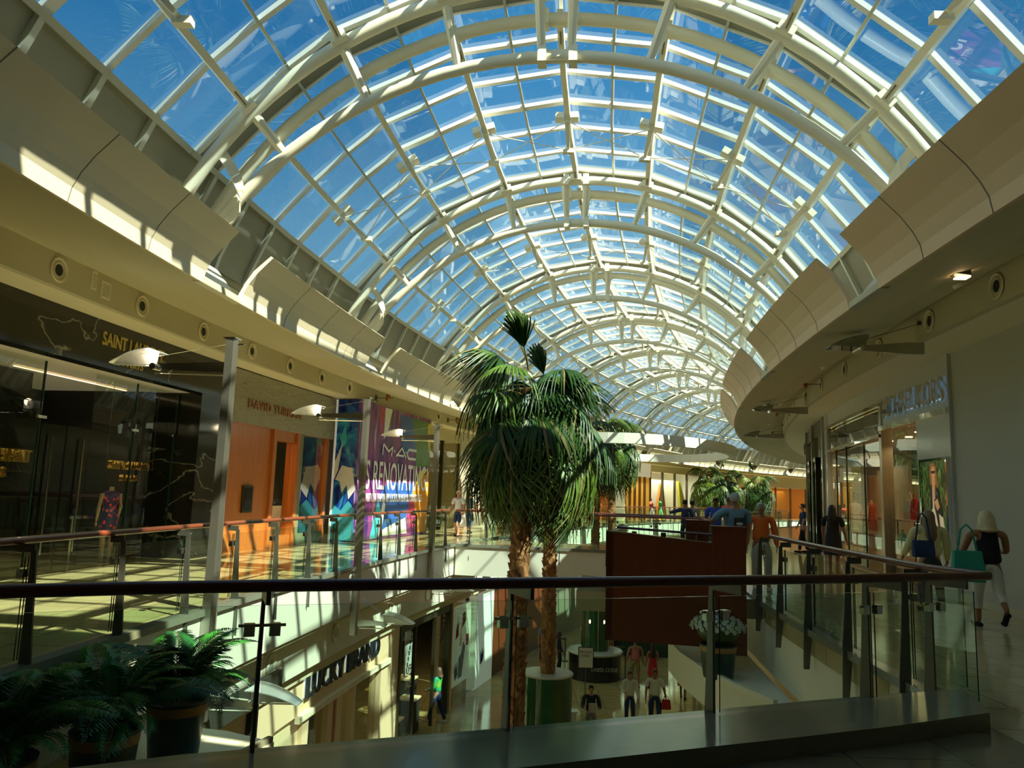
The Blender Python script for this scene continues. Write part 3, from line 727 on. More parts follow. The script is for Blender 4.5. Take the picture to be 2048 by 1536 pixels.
def spot(s, n, side=1, u=6.35, z=4.72):
    F = FR(s, u, z); root = empty('bracket_spotlight', W(s, u, z), None, 'spotlight', 'small bracket spotlights on the %s band' % ('right' if side > 0 else 'left'))
    root['label'] = ('small twin spotlight on a thin bracket, %s on the right band' if side > 0 else 'small twin spotlight on a thin bracket above the banner, %s on the left band') % ['nearest', 'middle', 'farthest', 'last'][n]
    m = MB(F); m.tube([(0.2*side, 0, 0), (-0.42*side, 0, 0)], 0.012, 6); m.box(*sorted((0.17*side, 0.2*side)), -0.05, 0.05, -0.09, 0.09); m.build('bracket', 'steel_dark', root)
    for y in (-0.06, 0.10):
        m = MB(F @ Matrix.Translation((-0.22*side, y, 0.0)) @ Matrix.Rotation(0.7 if y > 0 else -0.5, 4, 'X')); m.lathe([(0.035, -0.10), (0.06, 0.10), (0.05, 0.11)], n=10); m.build('lamp_head', 'copper_letter', root, smooth=True)
for n, s in enumerate((21.2, 28.6, 36.5)): spot(s, n)
spot(24.2, 0, -1, -6.78, 4.66); spot(31.0, 1, -1, -6.78, 4.66)
# the little warm spotlight at the right picture edge
F = FR(10.05, 5.6, 4.62); root = empty('recessed_spotlight', W(10.05, 5.6, 4.62), 'small wedge shaped spotlight glowing orange at the right edge of photo', 'spotlight')
m = MB(F); m.loft([[(-0.25, -0.06, 0.0), (-0.25, 0.06, 0.0), (-0.25, 0.06, 0.02), (-0.25, -0.06, 0.02)], [(0.12, -0.1, -0.06), (0.12, 0.1, -0.06), (0.12, 0.1, 0.07), (0.12, -0.1, 0.07)]]); m.build('housing', 'steel_dark', root)
m = MB(F); m.box(-0.02, 0.13, -0.07, 0.07, -0.075, -0.058); m.build('bulb', 'lamp_warm', root)

# ================================================================== SHOPS, LEFT GALLERY
def pane_at(s0, s1, u, z0, z1, mt='glass_shop'):
    m = MB(); n = max(1, int((s1-s0)/1.5))
    for i in range(n):
        a, b = s0+(s1-s0)*i/n, s0+(s1-s0)*(i+1)/n
        m.face([m.wpt(W(a, u, z0)), m.wpt(W(b, u, z0)), m.wpt(W(b, u, z1)), m.wpt(W(a, u, z1))])
    return m
UL = -7.72
# --- black marble shop
sl = empty('black_marble_shopfront', W(12, UL, 0), 'black veined marble shopfront with gold sign and tall glass, far left', 'shopfront')
m = MB(); m.sbox(0, 17.0, UL-0.30, UL, 3.62, 4.47); m.build('fascia', 'marble_black', sl)
m = MB(); m.sbox(15.95, 17.0, UL-0.30, UL, 0.0, 3.62); m.sbox(15.95, 16.2, UL-1.2, UL-0.3, 0, 3.6); m.build('pier', 'marble_black', sl)
wall_text('SAINT LAURENT', 0.34, 'gold_paint', 13.55, UL+0.012, 4.02, -1, sl, 'sign_letters', 0.012, 0.72, 0.004)
wall_text('PARIS', 0.22, 'gold_paint', 13.55, UL+0.012, 3.74, -1, sl, 'sign_letters', 0.010, 0.95, 0.0, spacing=1.2)
UW = UL-0.55
for a, b in ((3.0, 6.2), (6.25, 8.9), (8.95, 10.9), (10.95, 12.1), (13.35, 14.55), (14.6, 15.9)):
    g = pane_at(a, b, UW, 0.03, 3.6); g.build('glass_panel', 'glass_shop', sl)
    m = MB(); m.sbox(b, b+0.012, UW-0.02, UW+0.02, 0, 3.6, 1); m.build('glass_joint', 'glass_edge', sl)
    m = MB()
    for z in (0.12, 2.62):
        m.sbox(b-0.09, b+0.10, UW+0.01, UW+0.05, z, z+0.05, 1)
    m.build('patch_fitting', 'steel_bright', sl)
m = MB()
for s in (12.35, 13.1):
    m.tube([W(s, UW+0.08, 0.35), W(s, UW+0.08, 2.35)], 0.018, 8)
m.build('door_pull', 'steel_bright', sl)
for s in (12.15, 12.75):
    g = pane_at(s, s+0.56, UW+0.02, 0.03, 2.55); g.build('glass_door', 'glass_shop', sl)
m = MB(); m.sbox(3.0, 16.0, -11.6, UL-0.30, 3.62, 3.70); m.build('ceiling_panel', 'ceiling_lit', sl)
m = MB(); m.sbox(11.6, 13.4, -10.6, -9.6, 3.25, 3.60); m.build('bulkhead', 'dark_interior', sl)
m = MB(); m.sbox(3.0, 16.0, -11.8, -11.6, 0, 3.7); m.sbox(15.9, 16.1, -11.6, -8.9, 0, 3.7); m.sbox(2.9, 3.0, -11.6, -7.9, 0, 3.7); m.build('back_wall', 'dark_interior', sl)
m = MB()
for a, b in ((5.0, 8.2), (8.9, 11.8), (12.6, 15.6)): m.sbox(a, b, -9.32, -9.28, 3.585, 3.60, 2)
m.build('light_strip', 'lamp_strip', sl)
m = MB(); m.sbox(3, 16, -11.59, -11.55, 2.25, 2.27); m.sbox(3, 16, -11.59, -11.35, 1.2, 1.23); m.sbox(3, 16, -11.59, -11.35, 1.75, 1.78); m.build('wall_shelf', 'frame_bronze', sl)
for (s, z1, z2, q, w1) in ((11.6, 1.88, 1.62, 0.30, 0.72), (15.05, 1.86, 1.62, 0.24, 0.70)):
    r = empty('hanging_gold_sign', W(s, UW-0.35, z2), 'polished gold lettering hung inside the %s of the black marble shop' % ('leftmost window' if s < 10 else 'window beside the marble pier'), 'sign', 'gold window signs')
    wall_text('SAINT LAURENT', q, 'gold_letter', s, UW-0.35, z1, -1, r, 'letters', 0.045, w1, 0.004)
    wall_text('PARIS', q*0.78, 'gold_letter', s, UW-0.35, z2, -1, r, 'letters', 0.045, 0.95, 0.004, spacing=1.15)
    m = MB()
    for ds in (-0.9, 0.9): m.tube([W(s+ds*q/0.3, UW-0.35, z1), W(s+ds*q/0.3, UW-0.35, 3.6)], 0.006, 4)
    m.build('hanger', 'steel_dark', r)
def handbag(s, u, z, mt, lab, w=0.3, h=0.22, d=0.12, turn=0.0, grp=None):
    root = empty('handbag', W(s, u, z), lab, 'handbag', grp); F = FR(s, u, z, turn)
    m = MB(F); m.loft([[(-d/2, -w/2, 0), (d/2, -w/2, 0), (d/2, w/2, 0), (-d/2, w/2, 0)], [(-d/2*1.05, -w/2*1.04, h*0.4), (d/2*1.05, -w/2*1.04, h*0.4), (d/2*1.05, w/2*1.04, h*0.4), (-d/2*1.05, w/2*1.04, h*0.4)], [(-d/4, -w/2*0.85, h), (d/4, -w/2*0.85, h), (d/4, w/2*0.85, h), (-d/4, w/2*0.85, h)]])
    m.build('bag_body', mt, root, bevel=0.01)
    m = MB(F); m.tube([(0, w*0.28*math.cos(t), h+w*0.38*math.sin(t)) for t in [PI*i/10 for i in range(11)]], 0.009, 5); m.build('handle', mt, root)
    return root
G = 'bags on the shelves of the black marble shop'
handbag(12.9, -11.45, 1.79, 'cloth_paleblue', 'pale blue dome bag on upper shelf deep inside the black shop', grp=G)
handbag(13.3, -11.45, 1.24, 'cloth_teal', 'teal boxy bag on lower shelf deep inside the black shop', grp=G)
handbag(9.9, -11.45, 1.24, 'cloth_orange', 'orange bag on lower shelf deep inside the black shop', grp=G)
handbag(9.0, -11.45, 1.24, 'cloth_red', 'dark red bag on lower shelf deep inside the black shop', grp=G)
handbag(14.6, -11.45, 1.79, 'cloth_blue', 'royal blue bag on upper shelf deep inside the black shop', grp=G)
# display bench
m = MB(); m.sbox(14.0, 15.6, -9.4, -9.0, 0.86, 0.92); m.sbox(14.05, 14.1, -9.4, -9.0, 0, 0.86); m.sbox(15.5, 15.55, -9.4, -9.0, 0, 0.86)
tag(m.build('display_table', 'steel_bright'), 'narrow steel display table inside the black shop beside the mannequins', 'table')

# --- stone and timber jeweller
dy = empty('stone_and_timber_shopfront', W(19.5, UL, 0), 'shopfront with ribbed stone fascia over orange timber and glass doors', 'shopfront')
m = MB(); m.sbox(17.05, 22.75, UL-0.35, UL+0.04, 3.14, 4.42); m.build('fascia', 'stone_ribbed', dy)
wall_text('DAVID YURMAN', 0.31, 'copper_letter', 19.22, UL+0.05, 3.54, -1, dy, 'sign_letters', 0.02, 0.88, 0.004, spacing=1.1, width=2.78)
m = MB(); m.sbox(17.1, 19.25, UL-0.3, UL-0.04, 0.0, 3.14); m.build('timber_panel', 'wood_orange', dy)
m = MB(); m.sbox(18.0, 18.45, UL-0.05, UL+0.02, 0.95, 1.62); m.build('display_niche', 'frame_bronze', dy)
m = MB(); m.sbox(18.05, 18.40, UL-0.0, UL+0.03, 1.0, 1.56); m.build('niche_glass', 'black_gloss', dy)
for a, b in ((19.25, 19.42), (20.55, 20.72), (22.35, 22.5)):
    m = MB(); m.sbox(a, b, UL-0.30, UL+0.04, 0.0, 3.14); m.build('timber_post', 'wood_orange', dy)
m = MB(); m.sbox(19.42, 20.55, UL-0.3, UL-0.02, 2.85, 3.14); m.build('lintel', 'wood_orange', dy)
m = MB(); m.sbox(19.42, 20.55, UL-0.3, UL-0.02, 0.0, 0.30); m.build('sill', 'wood_orange', dy)
pane_at(19.46, 20.52, UL-0.12, 0.3, 2.85).build('glass_panel', 'glass_shop', dy)
m = MB(); m.sbox(20.72, 20.95, UL-0.1, UL+0.01, 0, 3.14); m.sbox(20.95, 22.35, UL-0.1, UL+0.01, 0.0, 0.32); m.build('stone_surround', 'shop_green', dy)
pane_at(20.95, 22.35, UL-0.04, 0.32, 3.12, 'glass_mirror').build('glass_panel', 'glass_mirror', dy)
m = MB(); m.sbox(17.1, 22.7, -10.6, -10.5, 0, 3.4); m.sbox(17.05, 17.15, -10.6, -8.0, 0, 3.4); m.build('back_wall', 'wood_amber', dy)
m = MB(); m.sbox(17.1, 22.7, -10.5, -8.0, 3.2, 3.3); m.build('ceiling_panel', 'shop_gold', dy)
m = MB(); m.sbox(19.6, 20.4, -9.2, -8.7, 0.0, 1.0); m.build('display_plinth', 'shop_tan', dy)
m = MB(); m.sbox(21.2, 22.1, -8.9, -8.4, 0.0, 1.05); m.build('display_plinth', 'banner_white', dy)

# --- banner barricade
bb = empty('banner_barricade', W(22.8, -7.0, 0), 'hoarding covered by colourful printed banners with white lettering', 'banner')
UM = -6.82
m = MB()
A_, B_ = W(22.85, -7.66, 0), W(22.75, UM, 0)
t = (B_-A_).normalized()
def bpt(x, z, d=0.0): return A_+t*x+Vector((-t.y*-1, t.x*-1, 0))*0+Vector((t.y, -t.x, 0))*d+Vector((0, 0, z))
wd = (B_-A_).length
m.loft([[bpt(0, 0), bpt(wd, 0), bpt(wd, 0, -0.05), bpt(0, 0, -0.05)], [bpt(0, 4.42), bpt(wd, 4.42), bpt(wd, 4.42, -0.05), bpt(0, 4.42, -0.05)]])
fb = m.build('blue_banner', 'banner_blue', bb)
def bshape(pts, mt, d=0.006):
    m = MB(); m.loft([[bpt(x*wd, z, 0.001) for x, z in pts], [bpt(x*wd, z, d) for x, z in pts]]); m.build('printed_shape', mt, fb)
bshape([(0.02, 0.05), (0.98, 0.05), (0.98, 1.0), (0.7, 1.25), (0.4, 0.95), (0.02, 1.15)], 'banner_cyan')
bshape([(0.1, 1.9), (0.35, 2.35), (0.8, 2.25), (0.97, 1.6), (0.7, 1.3), (0.6, 1.75), (0.4, 1.5), (0.3, 1.85)], 'banner_white', 0.008)
bshape([(0.02, 2.4), (0.25, 2.9), (0.32, 3.1), (0.2, 2.2), (0.05, 1.9)], 'banner_white', 0.008)
bshape([(0.3, 4.4), (0.98, 4.0), (0.98, 3.55), (0.7, 3.45)], 'banner_navy', 0.004)
bshape([(0.2, 3.2), (0.42, 3.65), (0.48, 3.05), (0.33, 2.9)], 'banner_cyan', 0.004)
M_ = Matrix.Translation(bpt(wd*0.50, 2.18, 0.012)) @ Matrix(((t.x, 0, t.y, 0), (t.y, 0, -t.x, 0), (0, 1, 0, 0), (0, 0, 0, 1)))
plane_text('ROLEX', 0.15, 'white_letter', M_ @ Matrix.Translation((0.08, 0, 0)), fb, 'printed_letters', 0.003, 1.0, 0.002)
plane_text('YOU', 0.15, 'white_letter', M_ @ Matrix.Translation((0.26, -0.17, 0)), fb, 'printed_letters', 0.003, 1.0, 0.002)
m = MB(); m.loft([[bpt(x, 0, d) for x, d in ((-0.03, 0), (0.03, 0), (0.03, 0.03), (-0.03, 0.03))], [bpt(x, 4.42, d) for x, d in ((-0.03, 0), (0.03, 0), (0.03, 0.03), (-0.03, 0.03))]]); m.build('edge_trim', 'shop_white', bb)
m = MB(); m.sbox(22.75, 28.9, UM-0.06, UM, 0.02, 4.43); fp = m.build('purple_banner', 'banner_purple', bb)
def pshape(pts, mt, d=0.01):
    m = MB(); m.loft([[W(22.75+s, UM+0.001, z) for s, z in pts], [W(22.75+s, UM+d, z) for s, z in pts]]); m.build('printed_shape', mt, fp)
pshape([(4.4, 4.3), (6.1, 4.3), (6.1, 2.6), (4.9, 2.5)], 'banner_green', 0.006)
pshape([(5.75, 4.2), (6.12, 4.3), (6.12, 3.0), (5.9, 3.5)], 'banner_yellow', 0.008)
pshape([(3.2, 4.3), (4.5, 4.3), (4.8, 3.1), (3.6, 2.9)], 'banner_navy', 0.005)
pshape([(1.9, 4.4), (2.5, 4.4), (2.2, 3.6), (1.9, 3.3)], 'banner_white', 0.007)
pshape([(1.4, 4.4), (1.9, 4.4), (1.8, 3.4), (1.5, 3.6)], 'banner_magenta', 0.006)
pshape([(1.6, 1.3), (2.4, 1.9), (4.6, 1.9), (4.7, 1.2), (3.6, 0.2), (1.8, 0.1)], 'banner_navy', 0.005)
pshape([(1.7, 0.1), (2.1, 1.2), (2.6, 1.8), (3.0, 0.7), (4.0, 0.9), (4.3, 0.1)], 'banner_white', 0.007)
pshape([(1.2, 0.05), (1.7, 1.3), (2.0, 0.9), (1.8, 0.05)], 'banner_cyan', 0.008)
pshape([(4.0, 1.3), (4.7, 1.5), (5.2, 1.2), (5.0, 0.2), (4.4, 0.4)], 'banner_magenta', 0.009)
pshape([(4.7, 1.5), (5.3, 2.1), (6.12, 2.4), (6.12, 0.1), (5.3, 0.1)], 'banner_orange', 0.011)
pshape([(4.6, 1.5), (5.2, 2.4), (6.0, 2.5), (5.4, 2.1)], 'banner_yellow', 0.013)
wall_text('IS RENOVATING!', 1.32, 'white_letter', 25.98, UM+0.02, 1.65, -1, fp, 'printed_letters', 0.003, 0.60, 0.008, width=5.55)
wall_text('VISIT OUR TEMPORARY LOCATION NEAR BLOOMINGDALES', 0.38, 'white_letter', 25.85, UM+0.022, 1.24, -1, fp, 'printed_letters', 0.003, 0.60, 0.006, width=4.8)
m = MB()                                                    # angular M.A.C logotype as bars
def stroke(p, q, w=0.06): m.bar([W(22.75+p[0], UM+0.022, p[1]), W(22.75+q[0], UM+0.022, q[1])], 0.01, w, side=Vector((0, 0, 1)))
def strk(pp, w=0.07):
    pp = [(1.82+(x-1.55)*0.815, 2.78+(z-2.6)*0.62) for x, z in pp]
    for p, q in zip(pp, pp[1:]):
        P_, Q_ = W(22.75+p[0], UM+0.022, p[1]), W(22.75+q[0], UM+0.022, q[1]); d_ = (Q_-P_).normalized(); n_ = Vector((math.cos(-th(25)), math.sin(-th(25)), 0))
        s_ = d_.cross(n_).normalized()*w/2; m.loft([[P_+s_, P_-s_, P_-s_+n_*0.006, P_+s_+n_*0.006], [Q_+s_, Q_-s_, Q_-s_+n_*0.006, Q_+s_+n_*0.006]])
strk([(1.55, 2.62), (1.60, 3.22), (2.15, 2.85), (2.55, 3.12), (2.45, 2.6)]); strk([(2.95, 2.66), (3.55, 3.16), (4.05, 2.62)]); strk([(2.95, 2.72), (3.8, 2.72)])
strk([(5.2, 3.14), (4.3, 3.14), (4.12, 2.9), (4.3, 2.62), (5.15, 2.62)], 0.09); strk([(2.72, 2.92), (2.80, 2.92)], 0.08); strk([(3.95, 2.95), (4.03, 2.95)], 0.08)
m.build('printed_letters', 'white_letter', fp)

# --- rest of the left gallery, shop by shop
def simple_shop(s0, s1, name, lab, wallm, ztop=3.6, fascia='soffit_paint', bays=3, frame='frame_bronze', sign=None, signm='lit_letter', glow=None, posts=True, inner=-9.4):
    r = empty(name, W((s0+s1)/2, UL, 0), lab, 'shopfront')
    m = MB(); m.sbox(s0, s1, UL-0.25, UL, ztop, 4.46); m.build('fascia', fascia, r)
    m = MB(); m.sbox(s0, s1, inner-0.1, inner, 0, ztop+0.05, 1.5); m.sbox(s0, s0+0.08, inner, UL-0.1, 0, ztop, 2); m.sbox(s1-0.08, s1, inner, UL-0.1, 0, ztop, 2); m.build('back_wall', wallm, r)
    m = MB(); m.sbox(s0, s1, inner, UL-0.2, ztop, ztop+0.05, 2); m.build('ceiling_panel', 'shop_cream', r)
    w = (s1-s0)/bays
    for i in range(bays+1):
        a = s0+w*i; m = MB(); m.sbox(a-(0.05 if i else 0), a+(0.05 if i < bays else 0), UL-0.2, UL-0.02, 0, ztop, 1); m.build('frame_post', frame, r)
    for i in range(bays): pane_at(s0+w*i+0.05, s0+w*(i+1)-0.05, UL-0.1, 0.05, ztop).build('glass_panel', 'glass_shop', r)
    if sign: wall_text(sign, 0.42, signm, (s0+s1)/2, UL+0.03, ztop+0.25, -1, r, 'sign_letters', 0.02)
    return r
rx = simple_shop(29.0, 30.6, 'watch_shopfront', 'dark green shopfront with a gold crown, beside the third lamp column', 'shop_brown', 3.0, 'black_matte', 1)
m = MB(); c0, c1 = 29.6, 3.78
for i, (dx, h) in enumerate(((-0.16, 0.26), (-0.08, 0.34), (0, 0.38), (0.08, 0.34), (0.16, 0.26))):
    m.loft([[W(c0+dx*0.5-0.02, UL+0.02, c1-0.2), W(c0+dx*0.5+0.02, UL+0.02, c1-0.2), W(c0+dx*0.5+0.02, UL+0.05, c1-0.2), W(c0+dx*0.5-0.02, UL+0.05, c1-0.2)], [W(c0+dx*1.3-0.02, UL+0.02, c1+h-0.1), W(c0+dx*1.3+0.02, UL+0.02, c1+h-0.1), W(c0+dx*1.3+0.02, UL+0.05, c1+h-0.1), W(c0+dx*1.3-0.02, UL+0.05, c1+h-0.1)]])
    m.ell(W(c0+dx*1.3, UL+0.035, c1+h-0.08), (0.035, 0.035, 0.035), 8, 6)
m.sbox(c0-0.12, c0+0.12, UL+0.02, UL+0.05, c1-0.24, c1-0.17, 1); m.build('crown_emblem', 'crown_gold', rx)
wall_text('ROLEX', 0.28, 'teal_letter', 29.7, UL+0.03, 3.2, -1, rx, 'sign_letters', 0.02, 0.9)
simple_shop(30.7, 34.2, 'stone_shopfront', 'cream stone shopfront with white branch decoration left of the palm crown', 'stone_tan', 3.9, 'soffit_paint', 2)
simple_shop(34.3, 39.0, 'white_lit_shopfront', 'bright white shop interior with rust coloured display behind the backpacker', 'shop_white', 3.1, 'stone_white', 3, 'stone_white')
simple_shop(39.1, 42.0, 'amber_timber_shopfront', 'amber timber shopfront partly behind the left palm crown', 'shop_amber', 3.6, 'shop_amber', 2, 'wood_orange')
simple_shop(42.1, 46.4, 'white_panel_shopfront', 'white lit shopfront seen between the palm crown fronds', 'shop_white', 3.2, 'soffit_paint', 2, 'wall_grey')
simple_shop(46.5, 51.6, 'green_fascia_shopfront', 'dark shopfront with small white script sign between the two palm trunks', 'shop_brown', 3.3, 'black_matte', 4, 'shop_tan', 'Lacoste', 'lit_letter')
simple_shop(51.7, 56.0, 'orange_pier_shopfront', 'shopfront with glowing orange pier right of the palm trunks', 'shop_amber', 3.7, 'shop_brown', 3, 'wood_orange')
simple_shop(56.1, 58.6, 'pale_pier_shopfront', 'pale lit shopfront just right of the rear palms', 'shop_white', 3.9, 'soffit_paint', 1, 'shop_cream')
simple_shop(58.7, 63.0, 'gold_column_shopfront', 'dark shopfront with gold columns and mannequins in the distance', 'shop_gold', 3.4, 'shop_white', 5, 'shop_brown')
simple_shop(63.1, 72.0, 'white_glass_shopfront', 'tall bright white glazed shopfront with orange and yellow displays far away', 'shop_white', 3.9, 'soffit_paint', 4, 'frame_bronze')
simple_shop(72.1, 78.0, 'brown_fascia_shopfront', 'distant shopfront with brown fascia and small white lettering', 'shop_cream', 3.1, 'shop_brown', 2, 'shop_tan', 'COLE', 'lit_letter')
simple_shop(78.1, 92.0, 'farthest_amber_shopfront', 'farthest amber lit shopfront at the end of the curve', 'shop_amber', 3.3, 'stone_tan', 5, 'shop_brown')
simple_shop(92.1, 110.0, 'farthest_tan_shopfront', 'farthest tan shopfront hidden past the bend', 'shop_tan', 3.3, 'stone_tan', 6, 'shop_brown')
simple_shop(-15.5, -0.2, 'plain_shopfront', 'plain shopfront behind the viewpoint on the left', 'shop_tan', 3.4, 'stone_tan', 5)
# displays in the far windows
def leaning(s, mt, lab, u=-8.4, lean=0.5, h=3.0, w=0.5, name='window_display'):
    m = MB(); m.loft([[W(s-w, u, 0.0), W(s+w, u, 0.0), W(s+w, u+0.3, 0.0), W(s-w, u+0.3, 0.0)], [W(s-w*0.2+lean, u, h), W(s+w*0.2+lean, u, h), W(s+w*0.2+lean, u+0.2, h), W(s-w*0.2+lean, u+0.2, h)]])
    tag(m.build(name, mt), lab, 'display')
leaning(66.0, 'banner_orange', 'tall tapering orange display in the distant white shop window', -8.5, 0.2, 3.0, 0.9)
leaning(70.3, 'banner_yellow', 'leaning yellow display in the distant white shop window', -8.5, -1.0, 3.3, 0.7)
leaning(35.6, 'wood_orange', 'rust coloured ragged display in the white lit shop window', -8.6, 0.2, 2.3, 0.7)
# ================================================================== SHOPS, RIGHT GALLERY
UR = 7.5
def rpane(s0, s1, u, z0, z1, mt='glass_shop'):
    m = MB(); n = max(1, int((s1-s0)/1.5))
    for i in range(n):
        a, b = s0+(s1-s0)*i/n, s0+(s1-s0)*(i+1)/n
        m.face([m.wpt(W(a, u, z0)), m.wpt(W(b, u, z0)), m.wpt(W(b, u, z1)), m.wpt(W(a, u, z1))])
    return m
m = MB(); m.sbox(S0, 15.0, UR, UR+0.25, 0, 4.5, 2); struct('wall_right', m, 'wall_grey')
m = MB(); m.sbox(S0, 15.0, UR-0.02, UR, 0, 0.12, 2); struct('baseboard_right', m, 'soffit_paint')
mk = empty('white_stone_shopfront', W(20, UR, 0), 'white stone shopfront with chrome trims, mirror lettering and large poster', 'shopfront')
m = MB(); m.sbox(15.0, 16.75, UR-0.06, UR+0.25, 0, 3.42); m.sbox(15.0, 19.15, UR-0.06, UR+0.25, 3.42, 4.46); m.sbox(19.15, 26.9, UR-0.04, UR+0.25, 3.98, 4.46); m.build('stone_panel', 'stone_white', mk)
m = MB(); m.sbox(15.0, 19.2, UR-0.13, UR-0.05, 3.34, 3.45); m.build('chrome_trim', 'chrome', mk)
m = MB(); m.sbox(19.2, 26.3, UR-0.13, UR-0.05, 3.92, 4.0); m.build('chrome_trim', 'chrome', mk)
m = MB(); m.sbox(19.2, 26.3, UR-0.13, UR-0.05, 3.20, 3.28); m.build('chrome_trim', 'chrome', mk)
for q in ('halo',):
    wall_text('MICHAEL KORS', 0.64, 'halo_blue', 16.9, UR-0.075, 3.60, 1, mk, 'letter_halo', 0.004, 0.76, 0.022, width=3.75)
    wall_text('MICHAEL KORS', 0.64, 'chrome', 16.9, UR-0.13, 3.60, 1, mk, 'sign_letters', 0.02, 0.76, 0.004, width=3.7)
m = MB(); m.sbox(19.10, 19.30, UR-0.09, UR+0.15, 0, 4.0); m.build('steel_post', 'steel_brushed', mk)
rpane(16.8, 19.1, UR+0.02, 0.1, 3.38).build('glass_panel', 'glass_shop', mk)
rpane(19.3, 26.3, UR+0.02, 0.1, 3.22).build('glass_panel', 'glass_shop', mk)
rpane(19.3, 26.3, UR, 3.27, 3.95, 'glass_mirror').build('glass_panel', 'glass_mirror', mk)
m = MB(); m.sbox(26.3, 26.9, UR-0.06, UR+0.25, 0, 4.46); m.build('stone_panel', 'stone_white', mk)
m = MB()
for s in (21.2, 23.4, 25.0): m.sbox(s, s+0.012, UR, UR+0.04, 0.1, 3.95, 1)
m.build('glass_joint', 'glass_edge', mk)
m = MB(); m.sbox(16.8, 26.3, 10.4, 10.5, 0, 3.9); m.sbox(16.7, 16.8, UR+0.2, 10.4, 0, 3.9); m.build('back_wall', 'shop_tan', mk)
m = MB(); m.sbox(16.85, 19.2, 9.0, 9.05, 0, 3.4); m.build('timber_screen', 'wood_amber', mk)
m = MB(); m.sbox(19.3, 26.3, 10.36, 10.40, 2.1, 2.6); m.build('amber_band', 'shop_amber', mk)
m = MB(); m.sbox(16.8, 26.3, UR+0.2, 10.4, 3.45, 3.5); m.build('ceiling_panel', 'shop_tan', mk)
m = MB()
for s, u in ((17.4, 8.2), (18.5, 8.1), (20.4, 8.6), (22.0, 8.8), (23.6, 8.7)): m.M = Matrix.Translation(W(s, u, 3.43)); m.lathe([(0.09, 0), (0.09, 0.02)], n=12)
m.M = Matrix.Identity(4); m.build('downlight', 'lamp_warm', mk)
m = MB(); m.sbox(16.9, 19.0, UR+0.25, 8.9, 1.30, 1.34); m.build('display_shelf', 'shop_tan', mk)
m = MB(); m.sbox(16.9, 26.2, UR+0.12, 8.9, 0.0, 0.28); m.build('display_plinth', 'wood_cherry', mk)
m = MB(); m.sbox(19.5, 22.6, UR+0.6, 8.6, 1.28, 1.32); m.sbox(19.6, 22.4, UR+0.7, 8.5, 0.75, 0.78)
for s in (19.6, 21.0, 22.4): m.tube([W(s, UR+0.7, 0.28), W(s, UR+0.7, 1.3)], 0.02, 6)
m.build('display_shelf', 'frame_bronze', mk)
G = 'bags in the white stone shop window'
handbag(17.05, 8.0, 1.345, 'cloth_khaki', 'tan squarish bag with loop handle beside the poster', 0.30, 0.30, 0.12, 0, G)
handbag(17.65, 8.0, 1.345, 'cloth_offwhite', 'cream round bag on the window shelf', 0.36, 0.38, 0.14, 0, G)
handbag(18.3, 8.0, 1.345, 'cloth_darkgrey', 'dark grey bag on the window shelf next to the cream one', 0.38, 0.42, 0.14, 0, G)
handbag(18.85, 8.0, 1.345, 'cloth_red', 'dark red tall bag at the steel post end of window shelf', 0.28, 0.46, 0.12, 0, G)
handbag(19.9, 8.2, 1.325, 'cloth_offwhite', 'large cream bag on metal display shelf right of red dress', 0.48, 0.46, 0.16, 0, G)
handbag(20.6, 8.2, 0.785, 'cloth_teal', 'small teal bag on lower metal display shelf', 0.26, 0.2, 0.12, 0, G)
for i, s in enumerate((20.3, 20.75, 21.25)):
    m = MB(FR(s, 7.95, 0.28)); m.box(-0.15, 0.15, -0.13, 0.13, 0, 0.34); o = m.build('gift_box', 'shop_cream')
    tag(o, ['cream box at the right of three on the window plinth', 'middle cream box of three on the window plinth', 'cream box at the left of three on the window plinth'][i], 'box', 'cream boxes on the window plinth')
# red dress mannequin
def mannequin(s, u, z, mt, lab, turn, name='mannequin', sleeveless=True, head=False, grp=None):
    root = empty(name, W(s, u, z), lab, 'mannequin', grp); F = FR(s, u, z, turn)
    m = MB(F)
    for x in (-0.08, 0.08): m.tube([(x, 0, 0.03), (x*1.1, 0.01, 0.45), (x*1.1, 0, 0.85)], [0.04, 0.055, 0.08], 8)
    for x in (-0.08, 0.08): m.ell((x, 0.05, 0.03), (0.04, 0.11, 0.03), 8, 5)
    m.tube([(0, 0, 1.38), (0, 0, 1.5)], [0.05, 0.045], 8)
    if head: m.ell((0, 0.0, 1.62), (0.075, 0.09, 0.12), 10, 8)
    for x in (-1, 1): m.tube([(x*0.19, 0, 1.36), (x*0.235, 0.0, 1.1), (x*0.22, 0.06, 0.82)], [0.042, 0.036, 0.028], 8); m.ell((x*0.22, 0.07, 0.76), (0.02, 0.035, 0.06), 8, 5)
    m.build('body', 'mannequin', root, smooth=True)
    m = MB(F); rr = [(0.17, 0.13, 0.55), (0.19, 0.14, 0.78), (0.18, 0.13, 0.92), (0.135, 0.10, 1.08), (0.17, 0.12, 1.26), (0.19, 0.09, 1.38), (0.07, 0.06, 1.42)]
    m.loft([[(a*math.cos(2*PI*k/14), b*math.sin(2*PI*k/14), h) for k in range(14)] for a, b, h in rr]); m.build('dress', mt, root, smooth=True)
    m = MB(F); m.lathe([(0.2, 0), (0.2, 0.015), (0.02, 0.02)], n=16); m.build('base', 'steel_bright', root)
    return root
mannequin(22.6, 7.95, 0.28, 'dress_red', 'headless mannequin in a dark red dress behind the right shop window', 0.9)
mannequin(25.6, 8.1, 0.28, 'cloth_offwhite', 'mannequin in a pale outfit behind the black dressed shopper', 0.4)
mannequin(14.75, -8.75, 0.0, 'dress_dots', 'mannequin in a red and black spotted dress inside the black shop', 1.2)
